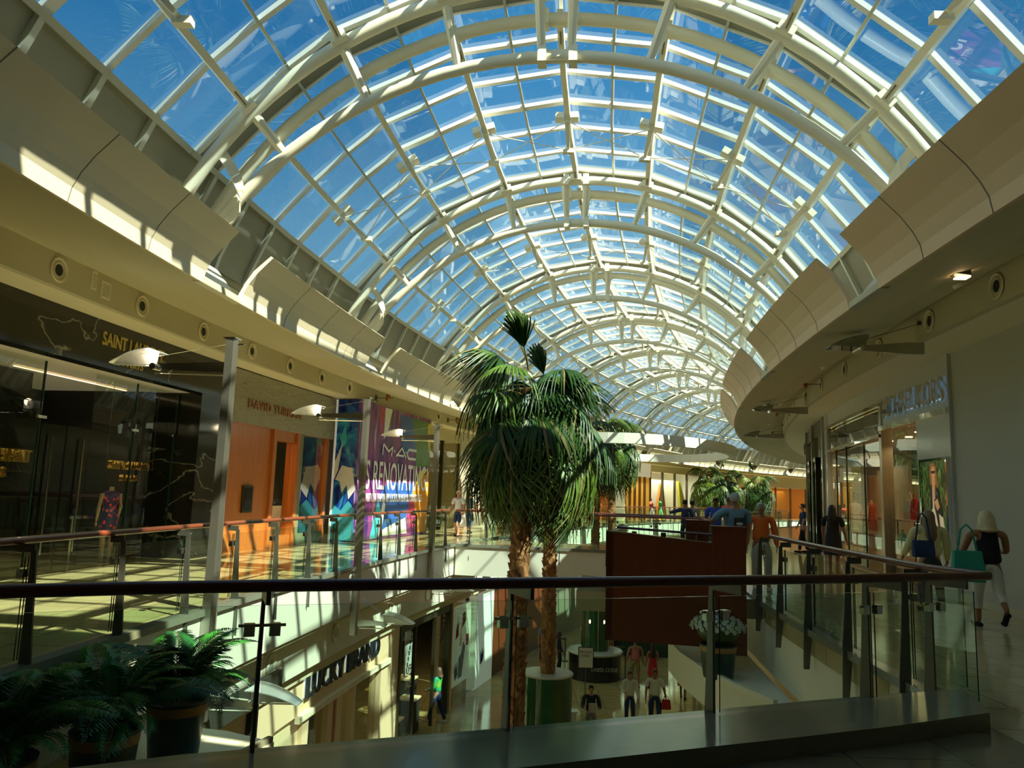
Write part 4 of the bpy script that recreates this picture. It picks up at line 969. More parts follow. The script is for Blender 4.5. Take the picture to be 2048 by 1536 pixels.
# poster light box
ps = empty('framed_poster', W(15.75, UR-0.06, 0.86), 'tall chrome framed poster of a woman in sunglasses against green leaves', 'poster')
a, b, z0, z1 = 15.13, 16.42, 0.90, 2.50; up = UR-0.10
m = MB(); m.sbox(a-0.05, b+0.05, up-0.03, up+0.04, z0-0.06, z0, 1); m.sbox(a-0.05, b+0.05, up-0.03, up+0.04, z1, z1+0.05, 1); m.sbox(a-0.05, a, up-0.03, up+0.04, z0, z1, 1); m.sbox(b, b+0.05, up-0.03, up+0.04, z0, z1, 1)
m.build('frame', 'chrome', ps)
m = MB(); m.sbox(a, b, up, up+0.04, z0, z1, 1); pp = m.build('picture', 'poster_green', ps)
def pic(pts, mt, d):     # x 0..1 left to right as seen, y 0..1 up
    m = MB(); cv = [(b-(b-a)*x, z0+(z1-z0)*y) for x, y in pts]
    m.loft([[W(s, up-0.001, z) for s, z in cv], [W(s, up-d, z) for s, z in cv]]); m.build('printed_shape', mt, pp)
def blob(cx, cy, rx, ry, n=14): return [(cx+rx*math.cos(2*PI*k/n), cy+ry*math.sin(2*PI*k/n)) for k in range(n)]
pic([(0.38, 0.97), (0.52, 0.985), (0.60, 0.93), (0.63, 0.80), (0.66, 0.70), (0.58, 0.60), (0.42, 0.60), (0.36, 0.72), (0.34, 0.86)], 'poster_hair', 0.004)
pic(blob(0.49, 0.865, 0.085, 0.075), 'poster_skin', 0.006)
pic([(0.41, 0.885), (0.575, 0.885), (0.57, 0.855), (0.51, 0.85), (0.49, 0.868), (0.47, 0.85), (0.415, 0.855)], 'poster_dark', 0.008)
pic([(0.42, 0.80), (0.56, 0.80), (0.53, 0.55), (0.45, 0.55)], 'poster_skin', 0.005)
pic([(0.36, 0.72), (0.45, 0.70), (0.48, 0.45), (0.62, 0.25), (0.60, 0.02), (0.46, 0.02), (0.30, 0.30), (0.36, 0.45)], 'poster_cream', 0.005)
pic([(0.55, 0.72), (0.66, 0.66), (0.74, 0.50), (0.80, 0.30), (0.86, 0.04), (0.66, 0.06), (0.60, 0.25), (0.52, 0.45)], 'poster_dark', 0.007)
pic([(0.36, 0.72), (0.43, 0.72), (0.42, 0.45), (0.34, 0.40)], 'poster_dark', 0.007)
pic([(0.50, 0.52), (0.62, 0.56), (0.70, 0.46), (0.60, 0.42)], 'poster_skin', 0.010)
pic([(0.66, 0.38), (0.80, 0.34), (0.86, 0.08), (0.72, 0.10)], 'poster_cream', 0.010)
pic([(0.46, 0.20), (0.58, 0.235), (0.58, 0.22), (0.46, 0.185)], 'poster_dark', 0.009)
pic(blob(0.60, 0.62, 0.035, 0.025, 8), 'cloth_paleblue', 0.009)
# dark framed glass shop with doors
gd = empty('dark_framed_shopfront', W(30, UR, 0), 'tall dark framed reflecting glass shopfront left of the white stone shop', 'shopfront')
for s in (26.95, 30.3, 33.6):
    m = MB(); m.sbox(s, s+0.20, UR-0.12, UR+0.1, 0, 4.45); m.build('frame_post', 'steel_brushed', gd)
m = MB(); m.sbox(27.1, 33.6, UR-0.05, UR+0.1, 3.95, 4.45); m.build('frame_header', 'frame_bronze', gd)
rpane(27.15, 30.3, UR, 0.05, 3.95, 'glass_mirror').build('glass_panel', 'glass_mirror', gd)
rpane(30.5, 33.6, UR, 0.05, 3.95, 'glass_mirror').build('glass_panel', 'glass_mirror', gd)
for s in (29.2, 31.9):
    m = MB(); m.sbox(s, s+0.22, UR-0.10, UR+0.05, 0, 3.2); m.sbox(s+0.8, s+0.95, UR-0.10, UR+0.05, 0, 3.2); m.sbox(s, s+0.95, UR-0.10, UR+0.05, 3.1, 3.25); m.build('door_frame', 'black_gloss', gd)
m = MB(); m.sbox(27, 44, 9.9, 10, 0, 4.4); m.build('back_wall', 'shop_tan', gd)
m = MB(); m.sbox(33.8, 60, UR-0.02, UR+0.2, 3.0, 4.46, 2); m.sbox(33.8, 60, UR+0.1, UR+0.2, 0, 3.0, 2); struct('wall_right', m, 'stone_white')
# round emblem sign on the far right wall
root = empty('emblem_sign', W(35.0, UR-0.05, 3.9), 'small dark tree shaped emblem on the pale wall past the glass doors', 'sign')
m = MB()
for dx, dz, r in ((0, 0.12, 0.16), (-0.16, 0.02, 0.12), (0.16, 0.02, 0.12), (0, -0.02, 0.14)): m.ell(W(35+dx*2, UR-0.06, 3.8+dz*1.3), (0.03, r*1.4, r*1.2), 10, 6)
m.sbox(34.93, 35.07, UR-0.08, UR-0.03, 3.35, 3.8, 1); m.build('emblem', 'black_matte', root)

# ================================================================== TIMBER GUARD WALL + ESCALATOR RAILS
g = empty('timber_guard_wall', W(13.6, 2.5, -0.78), 'dark cherry timber guard wall standing over the void right of the palms', 'guard wall')
m = MB(); A_ = Vector((1.72, 13.55)); B_ = Vector((3.95, 13.05)); 
def gpt(x, y, z): t = (B_-A_).normalized(); p = A_+t*x+Vector((-t.y, t.x))*y; return Vector((p.x, p.y, z))
Lw = (B_-A_).length
ztop = lambda x: 1.03-0.16*x/Lw
m.loft([[gpt(x, 0, -0.78), gpt(x, 0, ztop(x)), gpt(x, 0.12, ztop(x)), gpt(x, 0.12, -0.78)] for x in (0, Lw*0.5, Lw)]); m.build('front_panel', 'wood_cherry', g)
m = MB(); m.loft([[gpt(-0.0, 0.0, -0.78), gpt(0.12, 0.0, -0.78), gpt(0.12, 0.0, 1.02), gpt(0, 0, 1.02)], [gpt(0.0, 3.4, -0.78), gpt(0.12, 3.4, -0.78), gpt(0.12, 3.4, 1.02), gpt(0, 3.4, 1.02)]]); m.build('side_panel', 'wood_cherry', g)
m = MB(); m.loft([[gpt(x, -0.01, ztop(x)), gpt(x, -0.01, ztop(x)+0.02), gpt(x, 0.13, ztop(x)+0.02), gpt(x, 0.13, ztop(x))] for x in (0, Lw)]); m.build('metal_cap', 'steel_bright', g)
m = MB(); m.tube([gpt(0.15, 0.3, 1.10), gpt(Lw*0.96, 0.25, 1.02)], 0.022, 8)
for q in (0.2, 0.42, 0.68, 0.93): m.box(-0.04, 0.04, -0.03, 0.03, 0, 0.10, Matrix.Translation(gpt(Lw*q, 0.28, 0.94)))
m.build('handrail', 'handrail_wood', g)
m = MB()
q0, q1 = Lw-0.52, Lw+0.02
m.loft([[gpt(q0, -0.16, -0.85), gpt(q1, -0.16, -0.85), gpt(q1, 0.02, -0.85), gpt(q0, 0.02, -0.85)], [gpt(q0, -0.16, 1.16), gpt(q1, -0.16, 1.16), gpt(q1, 0.02, 1.16), gpt(q0, 0.02, 1.16)]]); m.build('end_pier', 'wood_cherry', g)
m = MB(); m.loft([[gpt(q0-0.02, -0.18, 1.16), gpt(q1+0.02, -0.18, 1.16), gpt(q1+0.02, 0.3, 1.16), gpt(q0-0.02, 0.3, 1.16)], [gpt(q0-0.02, -0.18, 1.20), gpt(q1+0.02, -0.18, 1.20), gpt(q1+0.02, 0.3, 1.20), gpt(q0-0.02, 0.3, 1.20)]]); m.build('pier_cap', 'wood_cherry', g)
m = MB(); m.loft([[gpt(q0-0.42, 0.9, 0.0), gpt(q0-0.02, 0.9, 0.0), gpt(q0-0.02, 1.3, 0), gpt(q0-0.42, 1.3, 0)], [gpt(q0-0.42, 0.9, 1.26), gpt(q0-0.02, 0.9, 1.26), gpt(q0-0.02, 1.3, 1.26), gpt(q0-0.42, 1.3, 1.26)]])
tag(m.build('timber_newel', 'wood_cherry'), 'low square timber newel block behind the guard wall by the man in pale blue', 'newel')
# staircase on the lower floor, seen between palm trunk and kiosk
es = empty('staircase', W(38, -1.2, -5.6), 'metal staircase with thin rails on lower floor between palm trunk and kiosk', 'staircase')
m = MB()
for i in range(13):
    s = 37.5+i*0.32; z = -5.6+i*0.19
    m.sbox(s, s+0.34, -2.6, -0.6, z+0.11, z+0.19, 1)
m.build('steps', 'step_metal', es)
for u in (-2.6, -0.6):
    m = MB(); m.tube([W(37.3, u, -4.6), W(41.4, u, -2.1)], 0.03, 6); m.build('handrail', 'steel_bright', es)
    m = MB()
    for i in range(0, 13, 2): m.tube([W(37.5+i*0.32, u, -5.5+i*0.19), W(37.5+i*0.32, u, -4.55+i*0.19)], 0.012, 5)
    m.build('baluster', 'steel_dark', es)

# hanging oval ring
rg_ = empty('suspended_ring', W(40, -0.6, 3.85), 'large pale oval ring hanging under the vault in the distance', 'ceiling ring')
F = FR(40.0, -0.65, 3.86); m = MB(F); N = 48
rings = []
for k in range(N+1):
    t = 2*PI*k/N; c, s = math.cos(t), math.sin(t)
    rings.append([(4.9*c, 8.0*s, 0), (4.9*c, 8.0*s, 0.44), (4.55*c, 7.65*s, 0.44), (4.55*c, 7.65*s, 0)])
m.loft(rings, cap=False); m.build('ring_band', 'white_paint', rg_)
for t in (0.4, 1.2, 2.0, 2.8, 3.6, 4.4, 5.2, 6.0):
    m = MB(F); m.tube([(4.7*math.cos(t), 7.8*math.sin(t), 0.4), (4.3*math.cos(t), 7.8*math.sin(t), 2.9)], 0.012, 5); m.build('suspension_cable', 'steel_bright', rg_)

# ================================================================== LOWER LEVEL
def lower_pier(s0, s1, mt, u=-4.6, d=0.3, z0=-5.6, z1=-1.74):
    m = MB(); m.sbox(s0, s1, u-d, u, z0, z1); return m
# left lower wall pieces as two shopfronts
lb = empty('cream_lower_shopfront', W(17.5, -4.6, -5.6), 'cream lower shopfront with big black letters under the left gallery', 'shopfront')
UL2 = -4.6
m = MB(); m.sbox(12.2, 21.2, UL2-0.3, UL2, -2.75, -1.95); m.build('fascia', 'peach_paint', lb)
wall_text('LUCKY BRAND', 0.60, 'halo_white', 17.35, UL2+0.012, -2.44, -1, lb, 'letter_halo', 0.003, 0.80, 0.03, width=4.3)
wall_text('LUCKY BRAND', 0.60, 'black_letter', 17.35, UL2+0.07, -2.46, -1, lb, 'sign_letters', 0.03, 0.80, 0.010, width=4.25)
for a, b in ((12.2, 14.0), (15.3, 15.6), (16.6, 17.4), (18.0, 18.25), (19.9, 21.2)):
    lower_pier(a, b, None, z1=-2.75).build('pier', 'peach_paint', lb)
m = MB(); m.sbox(14.9, 20.4, UL2, UL2+0.10, -2.86, -2.74); m.build('cornice', 'cream_paint', lb)
m = MB(); m.sbox(12.0, 21.3, -7.2, -7.1, -5.6, -2.7); m.build('back_wall', 'dark_interior', lb)
m = MB(); m.sbox(14.0, 15.3, UL2-0.2, UL2-0.1, -5.6, -2.9); m.build('timber_panel', 'shop_cream', lb)
for a, b in ((15.6, 16.6), (17.4, 18.0), (18.25, 19.9)): pane_at(a, b, UL2-0.12, -5.5, -2.85).build('glass_panel', 'glass_shop', lb)
m = MB(); m.sbox(18.3, 18.6, UL2-0.28, UL2-0.16, -5.5, -2.85); m.sbox(16.9, 17.0, UL2-0.02, UL2+0.03, -5.6, -2.8); m.build('timber_stile', 'wood_orange', lb)
ob = empty('dark_lower_shopfront', W(24, -4.6, -5.6), 'dark framed lower shopfront with angled glass window and sale lettering', 'shopfront')
m = MB(); m.sbox(21.2, 21.36, UL2-0.3, UL2+0.04, -5.6, -1.72); m.sbox(21.3, 26.0, UL2-0.3, UL2+0.02, -2.3, -1.72); m.sbox(25.75, 26.0, UL2-0.3, UL2+0.04, -5.6, -1.72); m.sbox(22.6, 22.68, UL2-0.1, UL2, -5.6, -2.3); m.sbox(24.4, 24.46, UL2-0.1, UL2, -5.6, -2.3); m.build('frame', 'frame_bronze', ob)
m = MB(); m.sbox(21.36, 22.7, UL2-0.25, UL2, -5.6, -5.3); m.build('sill', 'frame_bronze', ob)
pane_at(21.36, 22.6, UL2-0.05, -5.3, -2.3).build('glass_panel', 'glass_shop', ob)
pane_at(24.46, 25.75, UL2-0.05, -5.5, -2.3).build('glass_panel', 'glass_shop', ob)
m = MB(); m.sbox(21.3, 26, -8.0, -7.9, -5.6, -2.3); m.build('back_wall', 'dark_interior', ob)
m = MB()
for z in (-2.9, -3.4, -3.9, -4.4): m.sbox(21.4, 22.4, -5.6, -5.25, z, z+0.03)
m.build('shelf', 'shop_gold', ob)
wall_text('OFF', 0.34, 'white_letter', 22.2, UL2-0.03, -3.55, -1, ob, 'window_letters', 0.003, 0.7, 0.006)
wall_text('SALE', 0.34, 'white_letter', 22.2, UL2-0.03, -3.95, -1, ob, 'window_letters', 0.003, 0.7, 0.006)
m = MB(); m.sbox(23.6, 24.25, -5.3, -5.26, -4.0, -2.4); m.build('window_poster', 'banner_white', ob)
m = MB()
for i in range(9):
    a = 23.7+0.05*i; z = -3.9+0.16*i; m.sbox(a, a+0.07, -5.255, -5.24, z, z+0.12, 1)
m.build('poster_figure', 'cloth_darkgrey', ob)
# displays just inside
for (s, u, z1, lab) in ((22.0, -5.0, -4.75, 'low white display plinth with shoes inside the angled lower window'), (23.7, -5.1, -4.6, 'dark display plinth with pale tray inside dark lower shop'), (24.2, -5.4, -4.15, 'taller pale topped display plinth in the dark lower shop')):
    r = empty('display_plinth', W(s, u, -5.6), lab, 'plinth'); F = FR(s, u, -5.6)
    m = MB(F); m.box(-0.25, 0.25, -0.25, 0.25, 0, z1+5.6-0.05); m.build('base', 'black_matte', r)
    m = MB(F); m.box(-0.28, 0.28, -0.28, 0.28, z1+5.6-0.05, z1+5.6); m.build('tray', 'shop_cream', r)
art = empty('art_panel_shopfront', W(28.3, -4.6, -5.6), 'pale lower shop window covered by colourful handprint art with red bags', 'shopfront')
m = MB(); m.sbox(26.0, 26.2, UL2-0.3, UL2, -5.6, -1.72); m.sbox(26.0, 31.0, UL2-0.3, UL2, -2.1, -1.72); m.build('frame', 'shop_amber', art)
m = MB(); m.sbox(28.9, 31.0, UL2-0.35, UL2-0.05, -5.6, -2.1); m.build('art_panel', 'art_white', art)
m = MB(); m.sbox(26.2, 28.9, -5.2, -5.1, -5.6, -2.1); m.build('back_wall', 'shop_tan', art)
m = MB(); m.sbox(26.9, 28.8, -4.9, -4.82, -5.1, -2.4); m.build('art_panel', 'art_white', art)
pane_at(26.2, 28.9, UL2-0.02, -5.5, -2.1).build('glass_panel', 'glass_shop', art)
def artp(pts, mt, u=-4.815, o=27.0):
    m = MB(); m.loft([[W(o+a, u, z) for a, z in pts], [W(o+a, u+0.012, z) for a, z in pts]]); m.build('painted_shape', mt, art)
artp([(0.5, -4.9), (0.9, -4.9), (1.2, -3.9), (1.0, -3.7), (0.8, -4.1), (0.55, -4.2)], 'banner_navy')
artp([(0.15, -3.5), (0.4, -3.4), (0.42, -3.0), (0.2, -3.0)], 'cloth_red'); artp([(1.3, -3.9), (1.55, -3.9), (1.55, -3.5), (1.3, -3.5)], 'cloth_red')
artp([(0.8, -3.2), (1.2, -3.0), (1.1, -2.65), (0.85, -2.7)], 'dress_red'); artp([(0.2, -4.9), (0.45, -4.75), (0.4, -4.3), (0.3, -4.6), (0.2, -4.3), (0.15, -4.6), (0.05, -4.4)], 'cloth_navy')
artp([(0.6, -3.8), (0.7, -3.0), (0.78, -3.8)], 'poster_hair'); artp([(0.3, -3.4), (0.15, -3.0), (0.3, -2.7), (0.5, -3.0)], 'shop_cream')
artp([(1.5, -4.8), (1.75, -4.7), (1.9, -4.3), (1.75, -4.5), (1.7, -4.2), (1.62, -4.5), (1.5, -4.3)], 'cloth_navy', -4.63, 28.0)
handbag(26.55, -4.9, -4.2, 'cloth_red', 'large red bag in the lower art window', 0.4, 0.36, 0.12, 0, None)
m = MB(FR(26.55, -4.9, -5.6)); m.box(-0.12, 0.12, -0.25, 0.25, 0, 1.4); tag(m.build('display_plinth', 'stone_white'), 'pale plinth carrying the red bag in lower art window', 'plinth')
for a, b, mt_ in ((31.0, 38, 'wood_cherry'), (38, 48, 'shop_green'), (48, 62, 'shop_brown'), (62, 90, 'dark_interior')):
    r = empty('lower_shopfront', W((a+b)/2, UL2, -5.6), {'wood_cherry': 'dark cherry timber lower shopfront beyond the palm trunks', 'shop_green': 'dark green lower shopfront under the far gallery', 'shop_brown': 'brown lower shopfront far along the left', 'dark_interior': 'farthest dark lower shopfront on the left'}[mt_], 'shopfront')
    m = MB(); m.sbox(a, b, UL2-0.3, UL2-0.1, -5.6, -1.72); m.build('wall_panel', mt_, r)
m = MB(); m.sbox(S0, 12.2, UL2-0.3, UL2, -5.6, -1.72); struct('wall_left_lower', m, 'peach_paint')
m = MB(); m.sbox(12.85, 13.05, UL2, UL2+0.12, -5.6, -1.9); tag(m.build('drain_post', 'black_gloss'), 'slim black post against the lower wall left of the big letters', 'post')
# round vents on the lower band
for n, s in enumerate((13.0, 16.0, 19.6, 22.6)):
    F = FR(s, -4.32, -1.36) @ Matrix.Rotation(PI/2, 4, 'Y'); root = empty('round_wall_vent', W(s, -4.32, -1.36), 'round vent on the white band under the left gallery, %s from the left' % ['first', 'second', 'third', 'fourth'][n], 'vent', 'round vents under the left gallery')
    m = MB(F); m.lathe([(0.18, 0.0), (0.20, 0.03), (0.15, 0.05), (0.10, 0.02)], n=20, cap=False); m.build('ring', 'white_paint', root, smooth=True)
    m = MB(F); m.lathe([(0.10, 0.005), (0.10, 0.018)], n=16); m.build('grille', 'wall_grey', root)
# lower shops on the right, glimpsed
m = MB(); m.sbox(16, 19, 4.42, 4.52, -5.6, -3.0); tag(m.build('amber_window', 'shop_amber'), 'glowing amber shop window under the right gallery', 'window')
# sprinkler lamp on right fascia
F = FR(9.75, 3.80, -0.80); m = MB(F); m.tube([(0, 0, 0), (-0.10, 0, 0.02)], 0.02, 6); m.box(-0.05, -0.02, -0.05, 0.05, -0.07, 0.07); m.box(-0.12, -0.08, -0.03, 0.03, -0.03, 0.03)
tag(m.build('wall_bracket', 'steel_dark'), 'small dark metal bracket on the right slab face', 'bracket')

# planter ledges
def ledge(pts_, z, th_, lab, name='planter_ledge'):
    root = empty(name, (pts_[0][0], pts_[0][1], z-th_), lab, 'ledge')
    m = MB(); m.prism(pts_, z-th_, z); m.build('ledge_body', 'white_paint', root)
    return root
# right: curved ledge
inner = [tuple(W(s, 3.80)[:2]) for s in (10.6, 12.5, 14.5, 16.4)]
outer = [tuple(W(s, u)[:2]) for s, u in ((16.4, 2.75), (15.7, 2.45), (14.4, 2.58), (13.2, 2.80), (12.0, 3.18), (11.2, 3.5))]
lr = ledge(inner+outer, -1.10, 0.50, 'curved white planter ledge under the guard wall carrying the flower pot')
m = MB(); oo = [Vector((*p, 0)) for p in outer]
m.bar([Vector((p.x, p.y, -1.06)) for p in oo], 0.07, 0.09); m.build('raised_rim', 'white_paint', lr)
ll = ledge([(-3.05, 9.05), (-2.42, 8.72), (-2.75, 7.6), (-3.2, 6.6), (-3.9, 5.6), (-4.05, 5.6), (-4.15, 9.3)], -1.10, 0.55, 'white planter ledge carrying the potted ferns at lower left')
m = MB(); m.bar([Vector((x, y, -1.07)) for x, y in ((-2.46, 8.72), (-2.79, 7.6), (-3.24, 6.6))], 0.06, 0.06); m.build('raised_rim', 'curb_stone', ll)
m = MB(); m.sbox(7.0, 12.5, -3.96, -3.88, -1.60, -1.28); tag(m.build('ledge_rail', 'steel_dark'), 'dark rail along wall behind the potted ferns', 'rail')

# ------------------------------------------------------------------ palm planters and kiosks
def drum(x, y, r, z0, z1, lab, topm='stone_white', sidem='leaf_dark'):
    root = empty('drum_planter', (x, y, z0), lab, 'planter')
    m = MB(Matrix.Translation((x, y, 0))); m.lathe([(r, z0), (r, z1-0.05)], n=28); m.build('drum_side', sidem, root, smooth=True)
    m = MB(Matrix.Translation((x, y, 0))); m.lathe([(r+0.02, z1-0.05), (r+0.03, z1-0.02), (r+0.02, z1), (0.2, z1)], n=28); m.build('drum_top', topm, root, smooth=True)
    return root
mat('drum_green', (0.02, 0.09, 0.03), 0.12, var=0.5, scale=3)
# ================================================================== PALMS
def fan_leaf_mesh(seed, R=1.15, N=34, petl=0.55, droop=0.55, cols=('leaf_mid', 'leaf_old', 'petiole'), close=1.0):
    """costapalmate fan: petiole along +X then a pleated blade, tips hanging"""
    rnd = random.Random(seed); m = MB()
    m.cur = 2; m.bar([(0, 0, 0), (petl*0.5, 0, 0.03), (petl, 0, 0.0)], 0.035, 0.02)
    span = math.radians(118)*close
    for i in range(N):
        a = -span+2*span*i/(N-1); da = 2*span/(N-1)*0.52
        L = R*(0.80+0.20*math.cos(a*0.8))*rnd.uniform(0.93, 1.05); join = 0.50*L
        m.cur = 1 if rnd.random() < 0.10 else 0
        rows = []
        K = 7
        twist = rnd.uniform(-0.06, 0.06)
        for j in range(K+1):
            q = j/K; d = L*q
            w = math.tan(da)*min(d, join)*(1.0 if d <= join else 1-((d-join)/(L-join))*0.93)
            if j == 0: w = 0.004
            z = -droop*(q**2.3)*L*0.75+0.10*q*math.cos(a)-0.35*abs(math.sin(a))*q*q*L*0.4
            hang = max(0, q-0.5); x = petl+d*math.cos(a+twist*q)*(1-hang*0.28); y = d*math.sin(a+twist*q)*(1-hang*0.28)
            nx, ny = -math.sin(a), math.cos(a)
            rows.append(((x+nx*w, y+ny*w, z-0.018*min(1, q*3)), (x, y, z+0.016*min(1, q*3)), (x-nx*w, y-ny*w, z-0.018*min(1, q*3))))
        ids = [[m.pt(p) for p in r] for r in rows]
        for r0, r1 in zip(ids, ids[1:]):
            m.face((r0[0], r1[0], r1[1], r0[1])); m.face((r0[1], r1[1], r1[2], r0[2]))
    me = bpy.data.meshes.new('leaf'); me.from_pydata(m.v, [], m.f)
    for c in cols: me.materials.append(MATS[c])
    me.polygons.foreach_set('material_index', m.mi); me.update()
    return me
LEAF = [fan_leaf_mesh(1, droop=0.5), fan_leaf_mesh(2, droop=0.9, R=1.25), fan_leaf_mesh(3, droop=1.2, R=1.2, petl=0.7), fan_leaf_mesh(4, droop=0.15, R=1.0, N=26, close=0.35, cols=('leaf_dark', 'leaf_mid', 'petiole')),
        fan_leaf_mesh(5, droop=0.7, R=1.1, cols=('leaf_dark', 'leaf_mid', 'petiole')), fan_leaf_mesh(6, droop=1.1, R=1.25, petl=0.75, cols=('leaf_dark', 'leaf_old', 'petiole'))]
def palm(x, y, z0, ztop, lean, r0, label, nl=44, seed=1, scale=1.0, group='fan palms with hanging leaves', boots=True, low=False, top=None):
    rnd = random.Random(seed)
    root = empty('fan_palm', (x, y, z0), label, 'palm tree', group)
    H = ztop-z0; m = MB(); n = 16; K = int(H/0.16); rings = []
    cx = lambda q: x+lean[0]*q*q; cy = lambda q: y+lean[1]*q*q
    for j in range(K+1):
        q = j/K; r = r0*(1.12-0.22*q)*(1+0.05*math.sin(j*1.9)+rnd.uniform(-0.02, 0.02))
        rings.append([(cx(q)+r*math.cos(2*PI*k/n), cy(q)+r*math.sin(2*PI*k/n), z0+H*q) for k in range(n)])
    m.loft(rings)
    if boots:
        j = 0; z = 0.05
        while z < H-0.1:
            a = j*2.4+rnd.uniform(-0.3, 0.3); q = z/H; r = r0*(1.12-0.22*q)
            c, s = math.cos(a), math.sin(a); px, py = cx(q)+r*c*0.94, cy(q)+r*s*0.94; L = rnd.uniform(0.02, 0.065)*(r0/0.17); w = rnd.uniform(0.05, 0.085)*(r0/0.17)
            tip = (px+c*L, py+s*L, z0+z+rnd.uniform(0.02, 0.10))
            i = [m.pt(p) for p in ((px-s*w, py+c*w, z0+z-0.06), (px+s*w, py-c*w, z0+z-0.06), (px+s*w*0.9, py-c*w*0.9, z0+z+0.07), (px-s*w*0.9, py+c*w*0.9, z0+z+0.07), tip)]
            for f in ((0, 1, 4), (1, 2, 4), (2, 3, 4), (3, 0, 4)): m.face([i[k] for k in f])
            z += rnd.uniform(0.012, 0.028) if not low else 0.05; j += 1
    m.build('trunk', 'palm_bark', root)
    tx, ty = cx(1), cy(1); ztop += 0.22
    for i in range(nl):
        q = i/(nl-1)                       # 0 = youngest upright, 1 = oldest hanging
        a = i*2.39996+rnd.uniform(-0.2, 0.2)
        if q < 0.045: el, k, sc = 74-rnd.uniform(0, 6), 3, 0.85; a = 2.9+i*0.5
        elif q < 0.20: el, k, sc = 34-rnd.uniform(0, 34), rnd.choice((2, 5)), 0.78
        elif q < 0.38: el, k, sc = -5-28*(q-0.20)/0.18+rnd.uniform(-8, 8), rnd.choice((1, 4, 5)), 0.84
        elif q < 0.7: el, k, sc = -20-20*(q-0.35)/0.35+rnd.uniform(-9, 9), rnd.choice((1, 4, 5, 5)), 1.02
        else: el, k, sc = -32-26*(q-0.7)/0.3+rnd.uniform(-9, 9), rnd.choice((1, 2, 5, 5)), 1.1
        sc *= scale*rnd.uniform(0.93, 1.07)
        hz = ztop+0.10-1.15*q*scale
        Mx = Matrix.Translation((tx, ty, hz)) @ Matrix.Rotation(a, 4, 'Z') @ Matrix.Rotation(math.radians(-el), 4, 'Y') @ Matrix.Rotation(rnd.uniform(-0.35, 0.35), 4, 'X') @ Matrix.Translation((r0*0.5, 0, 0)) @ Matrix.Scale(sc, 4)
        o = bpy.data.objects.new('leaf', LEAF[k]); link(o, root); o.matrix_basis = Mx
    return root
palm(0.22, 15.0, -3.4, 3.70, (0.12, 0.1), 0.185, 'largest fan palm with thick brown trunk, left one of the front pair', 46, 3, 1.0)
palm(1.12, 19.9, -2.73, 3.85, (-0.12, 0.0), 0.160, 'fan palm just behind and right of the largest one, trunk on round planter', 44, 8, 1.12)
palm(3.95, 35.0, -2.5, 4.6, (0, 0), 0.17, 'rear left fan palm, its trunk rising out of the tall dark kiosk', 34, 5, 1.0)
palm(4.95, 37.2, -5.2, 4.6, (0, 0), 0.17, 'rear right fan palm beside the timber wall edge', 34, 6, 1.0)
for i, (px_, py_, zt, lab) in enumerate(((16.9, 66.0, 3.9, 'distant fan palm above the dark shirted pointing person'), (18.9, 67.5, 3.9, 'distant fan palm left of the man in pale blue'), (22.3, 70.0, 3.7, 'most distant fan palm above the woman in orange'))):
    palm(px_, py_, -1.0, zt-0.2, (0, 0), 0.2, lab, 30, 20+i, 1.15, 'distant fan palms', boots=False)
drum(0.22, 15.0, 0.62, -5.6, -3.4, 'tall dark planter holding the largest palm', 'stone_white', 'drum_green')
drum(1.12, 20.0, 0.62, -5.6, -2.73, 'tall green planter with white round top holding the second palm', 'stone_white', 'drum_green')
# kiosk with the rear palm
kx, ky = 3.75, 32.6
k = empty('round_kiosk', (kx, ky, -5.6), 'round dark counter with white top around a tall glass cylinder on the lower floor', 'kiosk')
Mk = Matrix.Translation((kx, ky, 0))
m = MB(Mk); m.lathe([(1.05, -5.6), (1.05, -4.62)], n=32); m.build('counter_base', 'black_gloss', k, smooth=True)
m = MB(Mk); m.lathe([(1.08, -4.62), (1.12, -4.56), (1.08, -4.50), (0.3, -4.50)], n=32); m.build('counter_top', 'stone_white', k, smooth=True)
m = MB(Mk); m.lathe([(0.58, -4.5), (0.58, -2.4)], n=28); m.build('display_cylinder', 'drum_green', k, smooth=True)
m = MB(Mk); m.lathe([(0.61, -2.4), (0.61, -2.32), (0.2, -2.32)], n=28); m.build('cylinder_top', 'stone_white', k, smooth=True)
m = MB(Mk)
for a in (-1.5, -2.35, -0.65): m.tube([(0.59*math.cos(a), 0.59*math.sin(a), -4.5), (0.59*math.cos(a), 0.59*math.sin(a), -2.4)], 0.02, 6)
m.build('steel_strip', 'steel_bright', k)
m = MB(Mk)
for a in (-2.1, -1.05): m.ell((0.56*math.cos(a), 0.56*math.sin(a), -3.35), (0.05, 0.05, 0.09), 8, 6)
m.build('lamp_glow', 'lamp_strip', k)
M_ = Matrix.Translation((kx+0.25, ky-1.09, -5.15)) @ Matrix.Rotation(PI/2, 4, 'X')
plane_text('DRESS CODE', 0.20, 'wall_grey', M_, k, 'letters', 0.004, 0.9)
